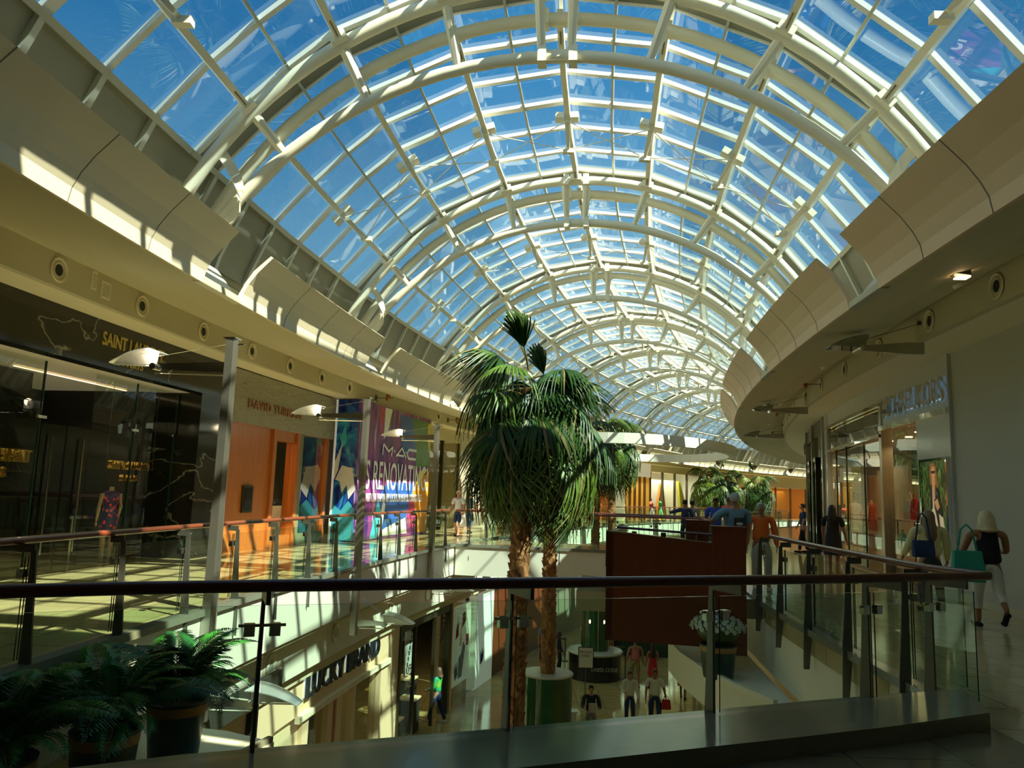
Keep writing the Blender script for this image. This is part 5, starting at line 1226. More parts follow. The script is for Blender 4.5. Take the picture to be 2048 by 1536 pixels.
# sign stand in front
x, y = 3.02, 29.2
r = empty('sign_stand', (x, y, -5.6), 'white notice in dark frame on a thin stand before the round kiosk', 'sign')
m = MB(Matrix.Translation((x, y, -5.6))); m.lathe([(0.18, 0), (0.18, 0.02), (0.02, 0.03)], n=14); m.tube([(0, 0, 0.02), (0, 0, 1.3)], 0.018, 8); m.build('stand', 'steel_dark', r)
m = MB(Matrix.Translation((x, y, -5.6))); m.box(-0.28, 0.28, -0.02, 0.02, 1.05, 1.80); m.build('frame', 'black_matte', r)
m = MB(Matrix.Translation((x, y, -5.6))); m.box(-0.25, 0.25, -0.028, -0.02, 1.08, 1.77); m.build('notice', 'white_letter', r)
Mq = Matrix.Translation((x, y-0.031, -5.6+1.58)) @ Matrix.Rotation(PI/2, 4, 'X')
plane_text('PRIVATE', 0.12, 'black_letter', Mq, r, 'letters', 0.002); plane_text('EVENT', 0.12, 'black_letter', Mq @ Matrix.Translation((0, -0.13, 0)), r, 'letters', 0.002)
# stanchions
def stanchion(x, y, lab, tox=None):
    r = empty('rope_stanchion', (x, y, -5.6), lab, 'stanchion', 'belt stanchions near the kiosk')
    M = Matrix.Translation((x, y, -5.6)); m = MB(M); m.lathe([(0.17, 0), (0.17, 0.02), (0.03, 0.04)], n=14); m.tube([(0, 0, 0.03), (0, 0, 0.95)], 0.025, 8); m.lathe([(0.035, 0.92), (0.035, 1.0)], n=10); m.build('post', 'metal_rope', r)
    if tox: m = MB(M); m.bar([(0, 0, 0.93), (tox[0], tox[1], 0.93+tox[2])], 0.01, 0.05); m.build('belt', 'black_matte', r)
stanchion(4.95, 32.4, 'black belt stanchion beside the man in pink', (0.5, 1.2, 0))
stanchion(2.75, 35.5, 'black belt stanchion left of the glass cylinder', (-0.9, 0.9, 0))
stanchion(1.85, 36.4, 'black belt stanchion by the seated figure')
# small lectern by the woman with the book
r = empty('small_pedestal', (2.05, 23.9, -5.6), 'slim grey pedestal beside the woman holding a book', 'pedestal')
M = Matrix.Translation((2.05, 23.9, -5.6)); m = MB(M); m.box(-0.16, 0.16, -0.14, 0.14, 0, 0.92); m.build('post', 'wall_grey', r)
m = MB(M); m.box(-0.2, 0.2, -0.16, 0.16, 0.92, 0.96); m.build('tray', 'stone_white', r)
# dark screen below the timber wall on the lower floor
m = MB(); m.loft([[(5.0, 37.5, -5.6), (7.6, 36.9, -5.6), (7.65, 37.0, -5.6), (5.05, 37.6, -5.6)], [(5.0, 37.5, -4.3), (7.6, 36.9, -4.3), (7.65, 37.0, -4.3), (5.05, 37.6, -4.3)]])
tag(m.build('low_screen', 'pot_green'), 'low dark green screen standing on the lower floor behind the man in pink', 'screen')

# ================================================================== POTTED PLANTS
def frond_mesh(seed, L=0.75, cols=('fern_green', 'petiole')):
    rnd = random.Random(seed); m = MB(); m.cur = 1; K = 22; P = []
    for j in range(K+1):
        q = j/K; P.append(Vector((L*(q-0.10*q*q)*0.9, 0.02*math.sin(q*3), L*(0.62*q-0.62*q**2.3))))
    m.tube(P, [0.006*(1-0.7*j/K) for j in range(K+1)], 4)
    m.cur = 0
    for j in range(2, K+1):
        q = j/K; t = (P[j]-P[j-1]).normalized()
        ll = 0.17*math.sin(PI*min(1, q*0.9+0.12))**0.7*rnd.uniform(0.85, 1.1)*(L/0.75)+0.02
        for sg in (-1, 1):
            for h in (0, 0.5):
                b = P[j-1].lerp(P[j], h); d = (t*0.55+Vector((0, sg, 0))*0.85+Vector((0, 0, 0.18-0.1*h))).normalized()
                e = b+d*ll+Vector((0, 0, -ll*ll*1.6)); mid = b+d*ll*0.5+Vector((0, 0, 0.01)); w = t*0.0085
                i = [m.pt(p) for p in (b, mid-w, e, mid+w)]; m.face(i)
    me = bpy.data.meshes.new('frond'); me.from_pydata(m.v, [], m.f)
    for c in cols: me.materials.append(MATS[c])
    me.polygons.foreach_set('material_index', m.mi); me.update(); return me
FRONDS = [frond_mesh(1), frond_mesh(2, 0.85), frond_mesh(3, 0.7, ('fern_dark', 'petiole')), frond_mesh(4, 0.95, ('fern_dark', 'petiole'))]
def pot(root, x, y, z, r=0.28, h=0.58):
    M = Matrix.Translation((x, y, z))
    m = MB(M); m.lathe([(r*0.80, 0), (r*0.82, 0.01), (r, h-0.03), (r*1.04, h), (r*0.97, h), (r*0.93, h-0.06), (0.02, h-0.06)], n=28); m.build('pot', 'pot_green', root, smooth=True)
    m = MB(M); m.lathe([(r*0.965, h*0.80), (r*0.99, h*0.80), (r*1.015, h*0.95), (r*0.99, h*0.95)], n=28, cap=False); m.build('ribbon_band', 'pot_band', root, smooth=True)
    m = MB(M); m.lathe([(r*0.9, h-0.07), (r*0.9, h-0.055), (0.02, h-0.05)], n=20); m.build('soil', 'soil', root)
def fern(x, y, z, lab, seed, n=30, sc=1.0):
    root = empty('potted_fern', (x, y, z), lab, 'potted plant', 'potted ferns on the near planter ledge')
    pot(root, x, y, z); rnd = random.Random(seed)
    for i in range(n):
        q = i/n; a = i*2.4+rnd.uniform(-0.3, 0.3); el = 92-80*q+rnd.uniform(-8, 8)
        o = bpy.data.objects.new('frond', FRONDS[rnd.choice((0, 1, 2, 3))]); link(o, root)
        o.matrix_basis = Matrix.Translation((x+0.06*math.cos(a), y+0.06*math.sin(a), z+0.55+0.05*(1-q))) @ Matrix.Rotation(a, 4, 'Z') @ Matrix.Rotation(math.radians(-el*0.62+8), 4, 'Y') @ Matrix.Rotation(rnd.uniform(-0.3, 0.3), 4, 'X') @ Matrix.Scale(sc*rnd.uniform(1.0, 1.4), 4)
    return root
fern(-3.22, 8.05, -1.10, 'bushy potted fern nearest the middle, pot standing on the white ledge', 4, 34, 1.0)
fern(-3.42, 7.05, -1.10, 'middle potted fern whose ribbon band shows at the bottom edge', 9, 34, 0.98)
fern(-3.85, 6.25, -1.10, 'leftmost potted fern cut by the bottom left corner of photo', 14, 34, 1.0)
# chrysanthemum pot
fx, fy, fz = 3.36, 12.5, -1.10
fr = empty('flower_pot', (fx, fy, fz), 'dark green pot of white chrysanthemums standing on the curved white ledge', 'potted plant')
pot(fr, fx, fy, fz, 0.28, 0.50)
m = MB(Matrix.Translation((fx, fy, fz))); m.ell((0, 0, 0.72), (0.34, 0.34, 0.22), 16, 10); m.build('foliage', 'leaf_dark', fr)
m = MB(); m.cur = 0
for ring, (n, r, z, t) in enumerate(((16, 0.036, 0.0, 0.012), (12, 0.026, 0.010, 0.016), (7, 0.014, 0.018, 0.012))):
    for i in range(n):
        a = 2*PI*i/n+ring*0.3; c, s = math.cos(a), math.sin(a); w = 0.006
        ids = [m.pt(p) for p in ((0.003*c, 0.003*s, z+0.004), (r*0.6*c-w*s, r*0.6*s+w*c, z+t*0.6), (r*c, r*s, z+t*0.8), (r*0.6*c+w*s, r*0.6*s-w*c, z+t*0.6))]; m.face(ids)
m.cur = 1; m.ell((0, 0, 0.014), (0.009, 0.009, 0.008), 6, 4)
bl = bpy.data.meshes.new('bloom'); bl.from_pydata(m.v, [], m.f); bl.materials.append(MATS['petal_white']); bl.materials.append(MATS['petal_centre']); bl.polygons.foreach_set('material_index', m.mi)
rnd = random.Random(5)
for i in range(100):
    q = (i+0.5)/100; a = i*2.39996; ph = math.acos(1-q*1.18)
    n = Vector((math.sin(ph)*math.cos(a), math.sin(ph)*math.sin(a), math.cos(ph)))
    p = Vector((fx, fy, fz+0.76))+Vector((n.x*0.40, n.y*0.40, n.z*0.17))*rnd.uniform(0.95, 1.04)
    o = bpy.data.objects.new('bloom', bl); link(o, fr)
    o.matrix_basis = Matrix.Translation(p) @ n.to_track_quat('Z', 'Y').to_matrix().to_4x4() @ Matrix.Scale(rnd.uniform(1.0, 1.35), 4)
# ================================================================== PEOPLE
def skin_mesh(verts, edges, radii, root_i=0, sub=1):
    me = bpy.data.meshes.new('sk'); me.from_pydata(verts, edges, [])
    o = bpy.data.objects.new('sk', me); COL.objects.link(o)
    md = o.modifiers.new('skin', 'SKIN'); md.use_smooth_shade = True; md.branch_smoothing = 0.6
    sv = me.skin_vertices[0].data
    for i, r in enumerate(radii):
        sv[i].radius = (r, r) if not isinstance(r, tuple) else r
        sv[i].use_root = (i == root_i)
    if sub:
        s = o.modifiers.new('sub', 'SUBSURF'); s.levels = sub; s.render_levels = sub
    dg = bpy.context.evaluated_depsgraph_get(); dg.update()
    out = bpy.data.meshes.new_from_object(o.evaluated_get(dg))
    bpy.data.objects.remove(o); bpy.data.meshes.remove(me)
    for p in out.polygons: p.use_smooth = True
    return out
def person(x, y, z, label, h=1.68, face=0.0, skin='skin_light', hair='hair_brown', hairlen=0, top='cloth_white', bottom='cloth_jeans', pose=None, sleeves=1, legs='trousers', shoes='cloth_black', wide=1.0, sub=1, detail=True, capri=False, group=None, low_cut=None, rz0=None):
    """face: heading the person looks towards, degrees clockwise from +Y. x,y,z: ground point"""
    p = dict(stride=0.16, armL=(10, 10), armR=(10, 10), bendL=15, bendR=15, lift=0.0, headturn=0.0)
    if pose: p.update(pose)
    k = h/1.72
    root = empty('person', (x, y, z), label, 'person', group, rz=-math.radians(face))
    # local: +Y forward, X right
    J = {}
    J['pel'] = (0, 0, 0.93); J['wai'] = (0, 0.0, 1.07); J['che'] = (0, 0.0, 1.26); J['nek0'] = (0, -0.01, 1.43); J['nek'] = (0, 0.0, 1.50)
    st = p['stride']
    sk = 0.5+0.5*wide
    for sd, sx, d in (('L', -1, 1), ('R', 1, -1)):
        fy = st*d; back = d < 0
        J['hip'+sd] = (sx*0.09*wide, 0, 0.90)
        ky = fy*0.45+(0.05 if not back else 0.04)
        lift = p['lift'] if back else 0.0
        J['kne'+sd] = (sx*0.095*wide, ky, 0.49)
        J['ank'+sd] = (sx*0.09*wide, fy-(0.03 if back else 0)-lift*0.35, 0.085+lift)
        J['toe'+sd] = (sx*0.10*wide, fy+0.14-lift*0.45, 0.035+lift*0.25)
        a, b = (math.radians(v) for v in p['arm'+sd]); be = math.radians(p['bend'+sd])
        sh = Vector((sx*0.185*wide, -0.01, 1.39)); J['sho'+sd] = tuple(sh)
        # a: swing forward, b: spread outward
        d1 = Vector((sx*math.sin(b), math.sin(a)*math.cos(b), -math.cos(a)*math.cos(b)))
        el = sh+d1*0.29; a2 = a+be; inw = -0.12 if be > 0.9 else 0.0
        d2 = Vector((sx*(math.sin(b)*0.6+inw*2.2), math.sin(a2)*math.cos(b), -math.cos(a2)*math.cos(b))).normalized()
        wr = el+d2*0.25; J['elb'+sd] = tuple(el); J['wri'+sd] = tuple(wr); J['han'+sd] = tuple(wr+d2*0.08); J['hd'+sd] = d2
    S = lambda v: (v[0]*k, v[1]*k, v[2]*k)
    names = ['pel', 'wai', 'che', 'nek0', 'nek']+[n+sd for sd in 'LR' for n in ('hip', 'kne', 'ank', 'toe', 'sho', 'elb', 'wri', 'han')]
    ix = {n: i for i, n in enumerate(names)}
    E_ = [('pel', 'wai'), ('wai', 'che'), ('che', 'nek0'), ('nek0', 'nek')]
    for sd in 'LR': E_ += [('pel', 'hip'+sd), ('hip'+sd, 'kne'+sd), ('kne'+sd, 'ank'+sd), ('ank'+sd, 'toe'+sd), ('nek0', 'sho'+sd), ('sho'+sd, 'elb'+sd), ('elb'+sd, 'wri'+sd), ('wri'+sd, 'han'+sd)]
    w = wide
    RD = {'pel': 0.13*w, 'wai': (0.125*w, 0.10*w), 'che': (0.145*w, 0.105*w), 'nek0': 0.075, 'nek': 0.05, 'hip': 0.085*w, 'kne': 0.056*sk, 'ank': 0.038, 'toe': 0.034, 'sho': 0.055*sk, 'elb': 0.042*sk, 'wri': 0.027, 'han': 0.026}
    def mk(sel, scale, add=0.0, extra=None):
        nm = [n for n in names if n in sel]; im = {n: i for i, n in enumerate(nm)}
        V = [S(J[n]) for n in nm]; E2 = [(im[a], im[b]) for a, b in E_ if a in im and b in im]; R = []
        for n in nm:
            r = RD.get(n, RD.get(n[:-1])); 
            if extra and n in extra: r = extra[n]
            R.append(tuple((q*scale+add)*k for q in r) if isinstance(r, tuple) else (r*scale+add)*k)
        return V, E2, R
    # body with head and fingers in one surface
    V, E2, R = mk(set(names), 1.0)
    hv = len(V); hx, hy = 0.0, 0.02
    V += [S((0, 0.01, 1.545)), S((0, 0.02, 1.60)), S((0, 0.015, 1.665))]; E2 += [(ix['nek'], hv), (hv, hv+1), (hv+1, hv+2)]; R += [(0.058*k, 0.07*k), (0.072*k, 0.088*k), (0.055*k, 0.07*k)]
    me = skin_mesh(V, E2, R, ix['pel'], sub)
    me.materials.append(MATS[skin])
    bm = bmesh.new(); bm.from_mesh(me)
    m = MB()
    # face: nose, brow, ears; five fingers each hand
    m.ell(S((0, 0.108, 1.60)), tuple(q*k for q in (0.013, 0.022, 0.024)), 8, 6)
    for sx in (-1, 1): m.ell(S((sx*0.074, 0.01, 1.61)), tuple(q*k for q in (0.010, 0.02, 0.03)), 6, 5)
    if detail:
        for sd, sx in (('L', -1), ('R', 1)):
            d = J['hd'+sd]; hc = Vector(J['han'+sd]); side = d.cross(Vector((sx, 0, 0)))
            side = side.normalized() if side.length > 0.1 else Vector((0, 1, 0)); inn = Vector((-sx, 0, 0))
            for i, (o_, L_) in enumerate(((-0.027, 0.060), (-0.009, 0.072), (0.009, 0.068), (0.026, 0.052))):
                b = hc+side*o_+d*0.010; c1 = b+d*L_*0.5+inn*0.004; c2 = b+d*L_*0.9+inn*0.022
                m.tube([S(b), S(c1), S(c2)], [0.0095*k, 0.0088*k, 0.006*k], 6)
            b = hc-side*0.03-d*0.02; m.tube([S(b), S(b-side*0.018+d*0.025+inn*0.012), S(b-side*0.02+d*0.05+inn*0.02)], [0.011*k, 0.010*k, 0.007*k], 6)
    t2 = bpy.data.meshes.new('t'); t2.from_pydata(m.v, [], m.f); bm.from_mesh(t2); bpy.data.meshes.remove(t2)
    for f in bm.faces: f.smooth = True; f.material_index = 0
    bm.to_mesh(me); bm.free()
    bo = bpy.data.objects.new('body', me); link(bo, root, local=True)
    if detail:
        m = MB()
        for sx in (-1, 1): m.ell(S((sx*0.03, 0.092, 1.625)), tuple(q*k for q in (0.012, 0.008, 0.007)), 8, 5)
        m.build('eyes', 'face_dark', root, smooth=True, local=True)
        m = MB(); m.ell(S((0, 0.093, 1.555)), tuple(q*k for q in (0.022, 0.008, 0.007)), 8, 5); m.build('mouth', 'lip', root, smooth=True, local=True)
    # clothing
    if legs in ('trousers', 'shorts', 'capri'):
        sel = {'pel', 'wai'}
        for sd in 'LR':
            sel |= {'hip'+sd, 'kne'+sd}
            if legs != 'shorts': sel |= {'ank'+sd}
        J2 = dict(J)
        V, E2, R = mk(sel, 1.07, 0.012, {'ankL': 0.046 if legs == 'trousers' else 0.05, 'ankR': 0.046 if legs == 'trousers' else 0.05, 'pel': (0.15*w, 0.125*w), 'wai': (0.135*w, 0.11*w)})
        V[[n for n in names if n in sel].index('wai')] = S((0, 0, 1.03))
        if legs == 'capri':
            nm = [n for n in names if n in sel]
            for sd in 'LR':
                a, b = Vector(S(J['kne'+sd])), Vector(S(J['ank'+sd])); V[nm.index('ank'+sd)] = tuple(a.lerp(b, 0.62)); R[nm.index('ank'+sd)] = 0.062*k
        c = skin_mesh(V, E2, R, 0, sub); c.materials.append(MATS[bottom]); o = bpy.data.objects.new('trousers' if legs != 'shorts' else 'shorts', c); link(o, root, local=True)
    else:
        m = MB(); zl = {'skirt': 0.52, 'dress': 0.50, 'longskirt': 0.12}[legs]; rr = []
        for z, a, b in ((1.06, 0.135*w, 0.11*w), (0.95, 0.165*w, 0.135*w), (0.80, 0.18*w, 0.155*w), (zl, 0.21*w, 0.19*w+st*0.5), (zl-0.005, 0.20*w, 0.18*w+st*0.5)): rr.append([S((a*math.cos(2*PI*q/20)*(1+0.03*math.cos(q*3)), b*math.sin(2*PI*q/20), z)) for q in range(20)])
        m.loft(rr); m.build('skirt', bottom, root, smooth=True, local=True)
    sel = {'pel', 'wai', 'che', 'nek0'}
    if sleeves: sel |= {'shoL', 'shoR'}
    if sleeves >= 1: sel |= {'elbL', 'elbR'}
    if sleeves >= 2: sel |= {'wriL', 'wriR'}
    V, E2, R = mk(sel, 1.06, 0.014, {'nek0': 0.078, 'wriL': 0.03, 'wriR': 0.03, 'pel': (0.158*w, 0.13*w), 'elbL': 0.05*sk, 'elbR': 0.05*sk})
    nm = [n for n in names if n in sel]
    V[nm.index('pel')] = S((0, 0, 0.92))
    if sleeves == 1:
        for sd in 'LR':
            a, b = Vector(S(J['sho'+sd])), Vector(S(J['elb'+sd])); V[nm.index('elb'+sd)] = tuple(a.lerp(b, 0.75))
    if not sleeves:
        sel2 = nm
        for sd, sx in (('L', -1), ('R', 1)):
            V.append(S((sx*0.12*w, -0.01, 1.40))); E2.append((nm.index('nek0'), len(V)-1)); R.append(0.05*sk*k)
    c = skin_mesh(V, E2, R, 0, sub); c.materials.append(MATS[top]); tp = bpy.data.objects.new('top', c); link(tp, root, local=True)
    # shoes
    for sd in 'LR':
        a, t_ = Vector(S(J['ank'+sd])), Vector(S(J['toe'+sd])); m = MB()
        d = (t_-a); d.z = 0; d = d.normalized() if d.length > 0 else Vector((0, 1, 0)); heel = a-d*0.05*k; heel.z = max(0.02*k, a.z-0.055*k)
        m.tube([heel-d*0.02*k, heel+d*0.05*k, t_-d*0.03*k, t_+d*0.06*k], [0.030*k, 0.042*k, 0.042*k, 0.026*k], 8)
        m.build('shoe', shoes, root, smooth=True, local=True)
    # hair
    m = MB(); N = 18; rings = []
    if hairlen == 0:
        prof = [(0.01, 1.735), (0.05, 1.73), (0.078, 1.70), (0.090, 1.655), (0.088, 1.62), (0.080, 1.585)]
        cut = 0.35
    elif hairlen == 1:
        prof = [(0.01, 1.745), (0.055, 1.738), (0.088, 1.705), (0.110, 1.65), (0.122, 1.58), (0.138, 1.50), (0.145, 1.45), (0.12, 1.425)]; cut = 0.62
    else:
        prof = [(0.01, 1.74), (0.055, 1.733), (0.086, 1.70), (0.100, 1.64), (0.106, 1.55), (0.118, 1.42), (0.125, 1.30), (0.10, 1.20), (0.06, 1.16)]; cut = 0.66
    for r, zz in prof:
        ring = []
        for q in range(N):
            a = 2*PI*q/N; c, s = math.cos(a), math.sin(a)
            f = 1.0
            if s > 0.1 and zz < 1.665: f = 1.0-cut*min(1, (s-0.1)*1.6)      # leave the face free
            wv = 1+0.04*math.sin(q*5+zz*30)
            ring.append(S((r*c*wv*0.97, r*s*f*1.12*wv-0.005-(0.02 if hairlen and zz < 1.5 else 0)*(1 if s < 0 else 0), zz)))
        rings.append(ring)
    m.loft(rings); m.build('hair', hair, root, smooth=True, local=True)
    return root
def at_su(s, u): v = W(s, u); return v.x, v.y
def hall_dir(s): return math.degrees(th(s))
def bag_on(x, y, z, w, h, d, mt, lab, name='handbag', rz=0.0, strap=None, taper=1.15):
    root = empty(name, (x, y, z), lab, 'bag'); M = Matrix.Translation((x, y, z)) @ Matrix.Rotation(rz, 4, 'Z')
    m = MB(M); m.loft([[(-w/2*taper, -d/2, 0), (w/2*taper, -d/2, 0), (w/2*taper, d/2, 0), (-w/2*taper, d/2, 0)], [(-w/2*taper*1.02, -d/2*1.1, h*0.3), (w/2*taper*1.02, -d/2*1.1, h*0.3), (w/2*taper*1.02, d/2*1.1, h*0.3), (-w/2*taper*1.02, d/2*1.1, h*0.3)], [(-w/2, -d/4, h), (w/2, -d/4, h), (w/2, d/4, h), (-w/2, d/4, h)]]); m.build('bag_body', mt, root, bevel=0.012)
    if strap:
        m = MB(M)
        for dy in (-0.02, 0.02): m.tube([(-w*0.35, dy, h*0.95), (-w*0.2, dy, h+strap*0.8), (0, dy, h+strap), (w*0.2, dy, h+strap*0.8), (w*0.35, dy, h*0.95)], 0.008, 5)
        m.build('handle', mt, root)
    return root
# --- upper gallery
bx, by = 6.72, 10.95
person(bx, by, 0, 'blonde woman in black sleeveless top and white cropped trousers walking away at right', 1.58, 8, 'skin_tan', 'hair_blonde', 1, 'cloth_black', 'cloth_white', dict(stride=0.15, lift=0.20, armL=(22, 14), armR=(20, 14), bendL=75, bendR=70), 0, 'capri', 'cloth_black', 1.28, 2)
bag_on(bx-0.30, by-0.02, 0.62, 0.36, 0.42, 0.16, 'cloth_teal', 'teal tote bag hanging from the shoulder of the blonde woman', 'tote_bag', -0.2, 0.36, 1.1)
yx, yy = at_su(13.2, 6.35)
person(yx, yy, 0, 'woman in yellow knit top with long ash hair seen from behind near the poster', 1.56, 10, 'skin_light', 'hair_ash', 2, 'cloth_yellow', 'cloth_darkgrey', dict(stride=0.08, armL=(15, 16), armR=(5, 8), bendL=25), 2, 'trousers', 'cloth_black', 1.32, 2)
bag_on(yx-0.22, yy-0.22, 0.85, 0.30, 0.26, 0.14, 'cloth_navy', 'navy shoulder bag at the side of the woman in yellow', 'shoulder_bag', -0.2, 0.42, 1.0)
kx2, ky2 = at_su(19.6, 6.4)
person(kx2, ky2, 0, 'woman in short black dress with long dark hair facing the shop window', 1.60, 40, 'skin_tan', 'hair_black', 2, 'cloth_black', 'cloth_black', dict(stride=0.05), 1, 'dress', 'cloth_khaki', 1.12, 1)
ox, oy = at_su(15.4, 4.15)
person(ox, oy, 0, 'white haired woman in orange top walking towards the viewer beside the timber pier', 1.60, 188, 'skin_tan', 'hair_grey', 0, 'cloth_orange', 'cloth_offwhite', dict(stride=0.12, armL=(5, 8), armR=(-5, 8)), 2, 'trousers', 'cloth_white', 1.25, 1)
mx_, my_ = at_su(14.6, 3.55)
gm = person(mx_, my_, 0, 'grey haired man in pale blue shirt with dark printed back, leaning on the timber pier', 1.76, -12, 'skin_light', 'hair_grey', 0, 'cloth_paleblue', 'cloth_khaki', dict(stride=0.03, armL=(30, 38), armR=(12, 10), bendL=75), 1, 'trousers', 'cloth_black', 1.30, 2)
m = MB()
for pts_, mt_, d_ in (([(-0.10, 1.02), (0.13, 1.02), (0.13, 1.33), (-0.10, 1.33)], 'cloth_darkgrey', 0.0),): m.loft([[(a*1.05, -0.168+0.02*abs(a), b) for a, b in pts_], [(a*1.05, -0.176+0.02*abs(a), b) for a, b in pts_]])
m.build('shirt_print', 'cloth_darkgrey', gm, local=True)
m = MB()
for c_, r_ in (((0.0, 1.22), (0.07, 0.03)), ((0.03, 1.13), (0.08, 0.035)), ((-0.02, 1.06), (0.07, 0.015))): m.ell((c_[0], -0.176, c_[1]), (r_[0], 0.006, r_[1]), 10, 6)
m.build('shirt_print', 'cloth_offwhite', gm, local=True)
def simple_person(s, u, z, lab, top, bottom, h=1.7, face=0, skin='skin_tan', hair='hair_black', hl=0, pose=None, sl=1, lg='trousers', wide=1.0, detail=False):
    x, y = at_su(s, u); return person(x, y, z, lab, h, hall_dir(s)+face, skin, hair, hl, top, bottom, pose, sl, lg, 'cloth_black', wide, 1, detail)
simple_person(24.9, 3.1, 0, 'person in dark shirt pointing left beyond the timber wall', 'cloth_navy', 'cloth_darkgrey', 1.62, 10, hair='hair_black', pose=dict(armL=(70, 50), bendL=10), sl=2)
simple_person(26.6, 3.3, 0, 'person in grey shirt half hidden behind the man in royal blue', 'cloth_grey', 'cloth_darkgrey', 1.60, 10)
simple_person(23.2, 3.95, 0, 'man in royal blue shirt standing behind the timber wall', 'cloth_blue', 'cloth_darkgrey', 1.70, -170, 'skin_dark', wide=1.2)
simple_person(26.4, 4.45, 0, 'person in coral red shirt behind the man in pale blue', 'cloth_coral', 'cloth_darkgrey', 1.75, 10, hair='hair_brown', wide=1.1)
simple_person(28.5, 6.9, 0, 'man in dark clothes standing in the dark framed shop doorway', 'cloth_navy', 'cloth_black', 1.62, -100, 'skin_light', 'hair_brown')
bpx = simple_person(30.2, -5.55, 0, 'backpacker in pale shirt and jeans walking along the left gallery', 'cloth_offwhite', 'cloth_jeans', 1.70, 10, hair='hair_black', wide=1.1, pose=dict(stride=0.1, lift=0.1), lg='capri')
x, y = at_su(30.2, -5.55)
bag_on(x+0.02, y-0.22, 1.02, 0.26, 0.42, 0.14, 'cloth_black', 'black backpack on the walker on the left gallery', 'backpack', 0, None, 1.0)
bag_on(x-0.32, y-0.15, 0.28, 0.32, 0.45, 0.12, 'cloth_white', 'white carrier bag held low by the backpacker', 'carrier_bag', 0, 0.12, 1.2)
simple_person(28.2, -5.3, 0, 'person in white top mostly hidden behind the third lamp column', 'cloth_white', 'cloth_navy', 1.70, 180, 'skin_light', 'hair_blonde', lg='shorts')
simple_person(58.5, -5.6, 0, 'distant person in coral shirt by the bright white shop', 'cloth_coral', 'cloth_grey', 1.7, 90, 'skin_dark', wide=1.3)
simple_person(60.0, -5.5, 0, 'distant person in green shirt by the bright white shop', 'cloth_green', 'cloth_green', 1.75, 90, 'skin_dark')
# --- lower floor
def low(x, y, *a, **k): return person(x, y, -5.6, *a, **k)
low(4.13, 26.0, 'woman in loose white blouse and dark trousers walking on the lower floor', 1.68, 182, 'skin_light', 'hair_brown', 0, 'cloth_white', 'cloth_navy', dict(stride=0.12, armR=(20, 10), bendR=70), 2, wide=1.05)
low(4.92, 25.9, 'man in white short sleeved shirt and jeans walking beside the woman in white', 1.78, 184, 'skin_tan', 'hair_brown', 0, 'cloth_white', 'cloth_navy', dict(stride=0.12, armL=(4, 14)), 1, wide=1.2)
bag_on(5.25, 25.75, -5.0, 0.26, 0.30, 0.12, 'cloth_red', 'dark red bag held by the man in the white shirt', 'handbag', 0, 0.12, 1.1)
low(5.15, 31.2, 'man in pink sleeveless shirt and khaki shorts on the lower floor', 1.80, -5, 'skin_tan', 'hair_brown', 0, 'cloth_pink', 'cloth_khaki', dict(stride=0.12, armL=(0, 14), armR=(0, 12)), 0, 'shorts', wide=1.2)
low(5.80, 31.0, 'woman in red dress with long dark hair beside the man in pink', 1.68, -8, 'skin_tan', 'hair_black', 2, 'cloth_red', 'cloth_red', dict(stride=0.08, bendR=60), 0, 'skirt')
wb = low(2.66, 24.0, 'woman in black cardigan and grey trousers holding a pale book', 1.66, 182, 'skin_light', 'hair_black', 0, 'cloth_black', 'cloth_grey', dict(stride=0.10, armL=(20, 12), armR=(20, 12), bendL=75, bendR=75), 2, wide=1.1)
m = MB(Matrix.Translation((2.66, 23.66, -4.60)) @ Matrix.Rotation(0.35, 4, 'X')); m.box(-0.11, 0.11, -0.012, 0.012, -0.02, 0.27)
tag(m.build('book', 'cloth_offwhite'), 'pale book held against chest by the woman in black cardigan', 'book')
low(-2.05, 25.7, 'person in rainbow striped hoodie and dark jeans by the dark lower shop', 1.66, 290, 'skin_light', 'hair_brown', 1, 'cloth_rainbow', 'cloth_navy', dict(stride=0.24, armL=(10, 8), bendL=60), 2, shoes='cloth_white')
low(6.65, 29.6, 'person in purple skirt mostly hidden under the white planter ledge', 1.62, 20, 'skin_dark', 'hair_black', 0, 'cloth_purple', 'cloth_purple', dict(stride=0.14), 1, 'skirt')
low(7.25, 29.9, 'person in dark trousers mostly hidden under the white planter ledge', 1.72, 10, 'skin_dark', 'hair_black', 0, 'cloth_darkgrey', 'cloth_black', dict(stride=0.1))
low(2.35, 33.6, 'dark silhouetted person standing between palm planter and kiosk', 1.55, 90, 'skin_dark', 'hair_black', 1, 'cloth_black', 'cloth_black', dict(stride=0.05), 2)
low(1.75, 35.0, 'person in light blue shirt partly behind second palm trunk on the lower floor', 1.72, 170, 'skin_light', 'hair_brown', 0, 'cloth_paleblue', 'cloth_navy', dict(stride=0.05), 1)
low(1.5, 22.4, 'person in dark top glimpsed behind the near green planter', 1.68, 160, 'skin_light', 'hair_black', 1, 'cloth_black', 'cloth_white', dict(stride=0.05), 1)
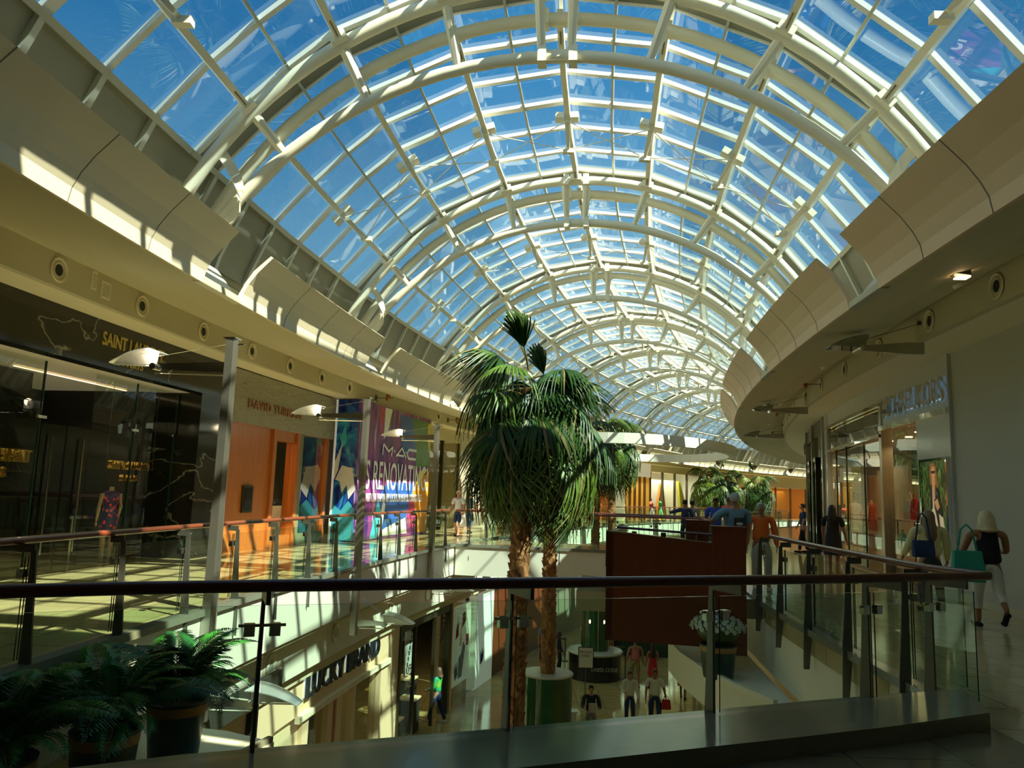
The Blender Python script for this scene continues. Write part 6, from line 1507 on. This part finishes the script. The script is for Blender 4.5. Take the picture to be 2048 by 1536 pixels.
# ================================================================== LIGHT, SKY, CAMERA
wd = bpy.data.worlds.new('sky'); SC.world = wd; wd.use_nodes = True
nt = wd.node_tree; bg = nt.nodes['Background']
tc = nt.nodes.new('ShaderNodeTexCoord'); sp = nt.nodes.new('ShaderNodeSeparateXYZ'); cr = nt.nodes.new('ShaderNodeValToRGB')
nt.links.new(tc.outputs['Generated'], sp.inputs[0]); nt.links.new(sp.outputs['Z'], cr.inputs[0])
e = cr.color_ramp.elements
e[0].position = 0.0; e[0].color = (0.85, 0.92, 0.95, 1); e[1].position = 0.85; e[1].color = (0.022, 0.155, 0.42, 1)
k_ = e.new(0.22); k_.color = (0.32, 0.64, 0.86, 1)
k_ = e.new(0.50); k_.color = (0.06, 0.29, 0.58, 1)
nt.links.new(cr.outputs[0], bg.inputs['Color']); bg.inputs['Strength'].default_value = SKY
sun = bpy.data.lights.new('sun', 'SUN'); sun.energy = SUN; sun.color = (1.0, 0.89, 0.66); sun.angle = math.radians(0.6)
so = bpy.data.objects.new('sun', sun); COL.objects.link(so)
sv = Vector(SUNDIR).normalized(); so.rotation_euler = sv.to_track_quat('Z', 'Y').to_euler(); so.location = (10, -10, 30)
def area(loc, sx, sy, energy, col=(1, 0.75, 0.45), rot=(0, 0, 0), name='shop_light'):
    l = bpy.data.lights.new(name, 'AREA'); l.shape = 'RECTANGLE'; l.size = sx; l.size_y = sy; l.energy = energy; l.color = col
    o = bpy.data.objects.new(name, l); COL.objects.link(o); o.location = loc; o.rotation_euler = rot; return o
# ceiling lighting inside shops (down)
for s, u, sx, sy, en, c in ((8, -9.8, 2.2, 5, 9, (1, .8, .5)), (13.5, -9.9, 2.2, 4, 12, (1, .8, .5)), (19.9, -9.4, 1.6, 4, 60, (1, .7, .35)),
                            (18, 8.6, 1.6, 2.0, 22, (1, .65, .35)), (22.5, 8.9, 2.0, 6, 60, (1, .7, .4)), (30.5, 8.8, 2.0, 5, 40, (1, .8, .55)),
                            (36.6, -8.7, 1.2, 4, 60, (1, .9, .7)), (44, -8.7, 1.2, 4, 60, (1, .9, .7)), (40.5, -8.7, 1.2, 2, 30, (1, .6, .3)), (49, -8.7, 1.2, 4, 30, (1, .8, .5)), (60.8, -8.7, 1.2, 4, 60, (1, .75, .4)), (67, -8.7, 1.2, 8, 160, (1, .95, .85)), (75, -8.7, 1.2, 5, 60, (1, .85, .6)), (85, -8.7, 1.2, 12, 120, (1, .75, .4))):
    p = W(s, u, 3.0 if s != 67 else 3.4); area(p, sx, sy, en, c, (0, 0, -th(s)))
for s, u, sx, sy, en in ((17.5, -6.2, 1.5, 4, 20), (24, -6.2, 1.5, 3, 20), (28, -5.9, 1.4, 3, 25)): area(W(s, u, -1.8), sx, sy, en, (1, .8, .5), (0, 0, -th(s)))
def bulb(p, energy, name='lamp_light'):
    l = bpy.data.lights.new(name, 'POINT'); l.energy = energy; l.color = (1.0, 0.80, 0.52); l.shadow_soft_size = 0.08
    o = bpy.data.objects.new(name, l); COL.objects.link(o); o.location = p
for s in (9.92, 15.93, 21.5): bulb(W(s, -5.02, 3.32), 7)
cam = bpy.data.cameras.new('camera'); co = bpy.data.objects.new('camera', cam); COL.objects.link(co); SC.camera = co
cam.sensor_width = 36; cam.sensor_fit = 'HORIZONTAL'; cam.lens = 1540*36/2048; cam.clip_end = 400; cam.clip_start = 0.05
p_, r_ = math.radians(8.2), 0.033
Fv = Vector((0, math.cos(p_), math.sin(p_))); U0 = Vector((0, -math.sin(p_), math.cos(p_))); X0 = Vector((1, 0, 0))
Rv = X0*math.cos(r_)+U0*math.sin(r_); Uv = -X0*math.sin(r_)+U0*math.cos(r_)
co.matrix_world = Matrix(((Rv.x, Uv.x, -Fv.x, 0), (Rv.y, Uv.y, -Fv.y, 0), (Rv.z, Uv.z, -Fv.z, 1.6), (0, 0, 0, 1)))
SC.view_settings.view_transform = 'Standard'; SC.view_settings.look = 'None'; SC.view_settings.gamma = 1.0; SC.view_settings.use_curve_mapping = False
SC.view_settings.exposure = EXPOSURE
SC.cycles.max_bounces = 9; SC.cycles.transparent_max_bounces = 28; SC.cycles.diffuse_bounces = 5; SC.cycles.glossy_bounces = 4
SC.cycles.use_adaptive_sampling = True; SC.cycles.adaptive_threshold = 0.02
SC.cycles.use_denoising = True; SC.cycles.sample_clamp_indirect = 6.0
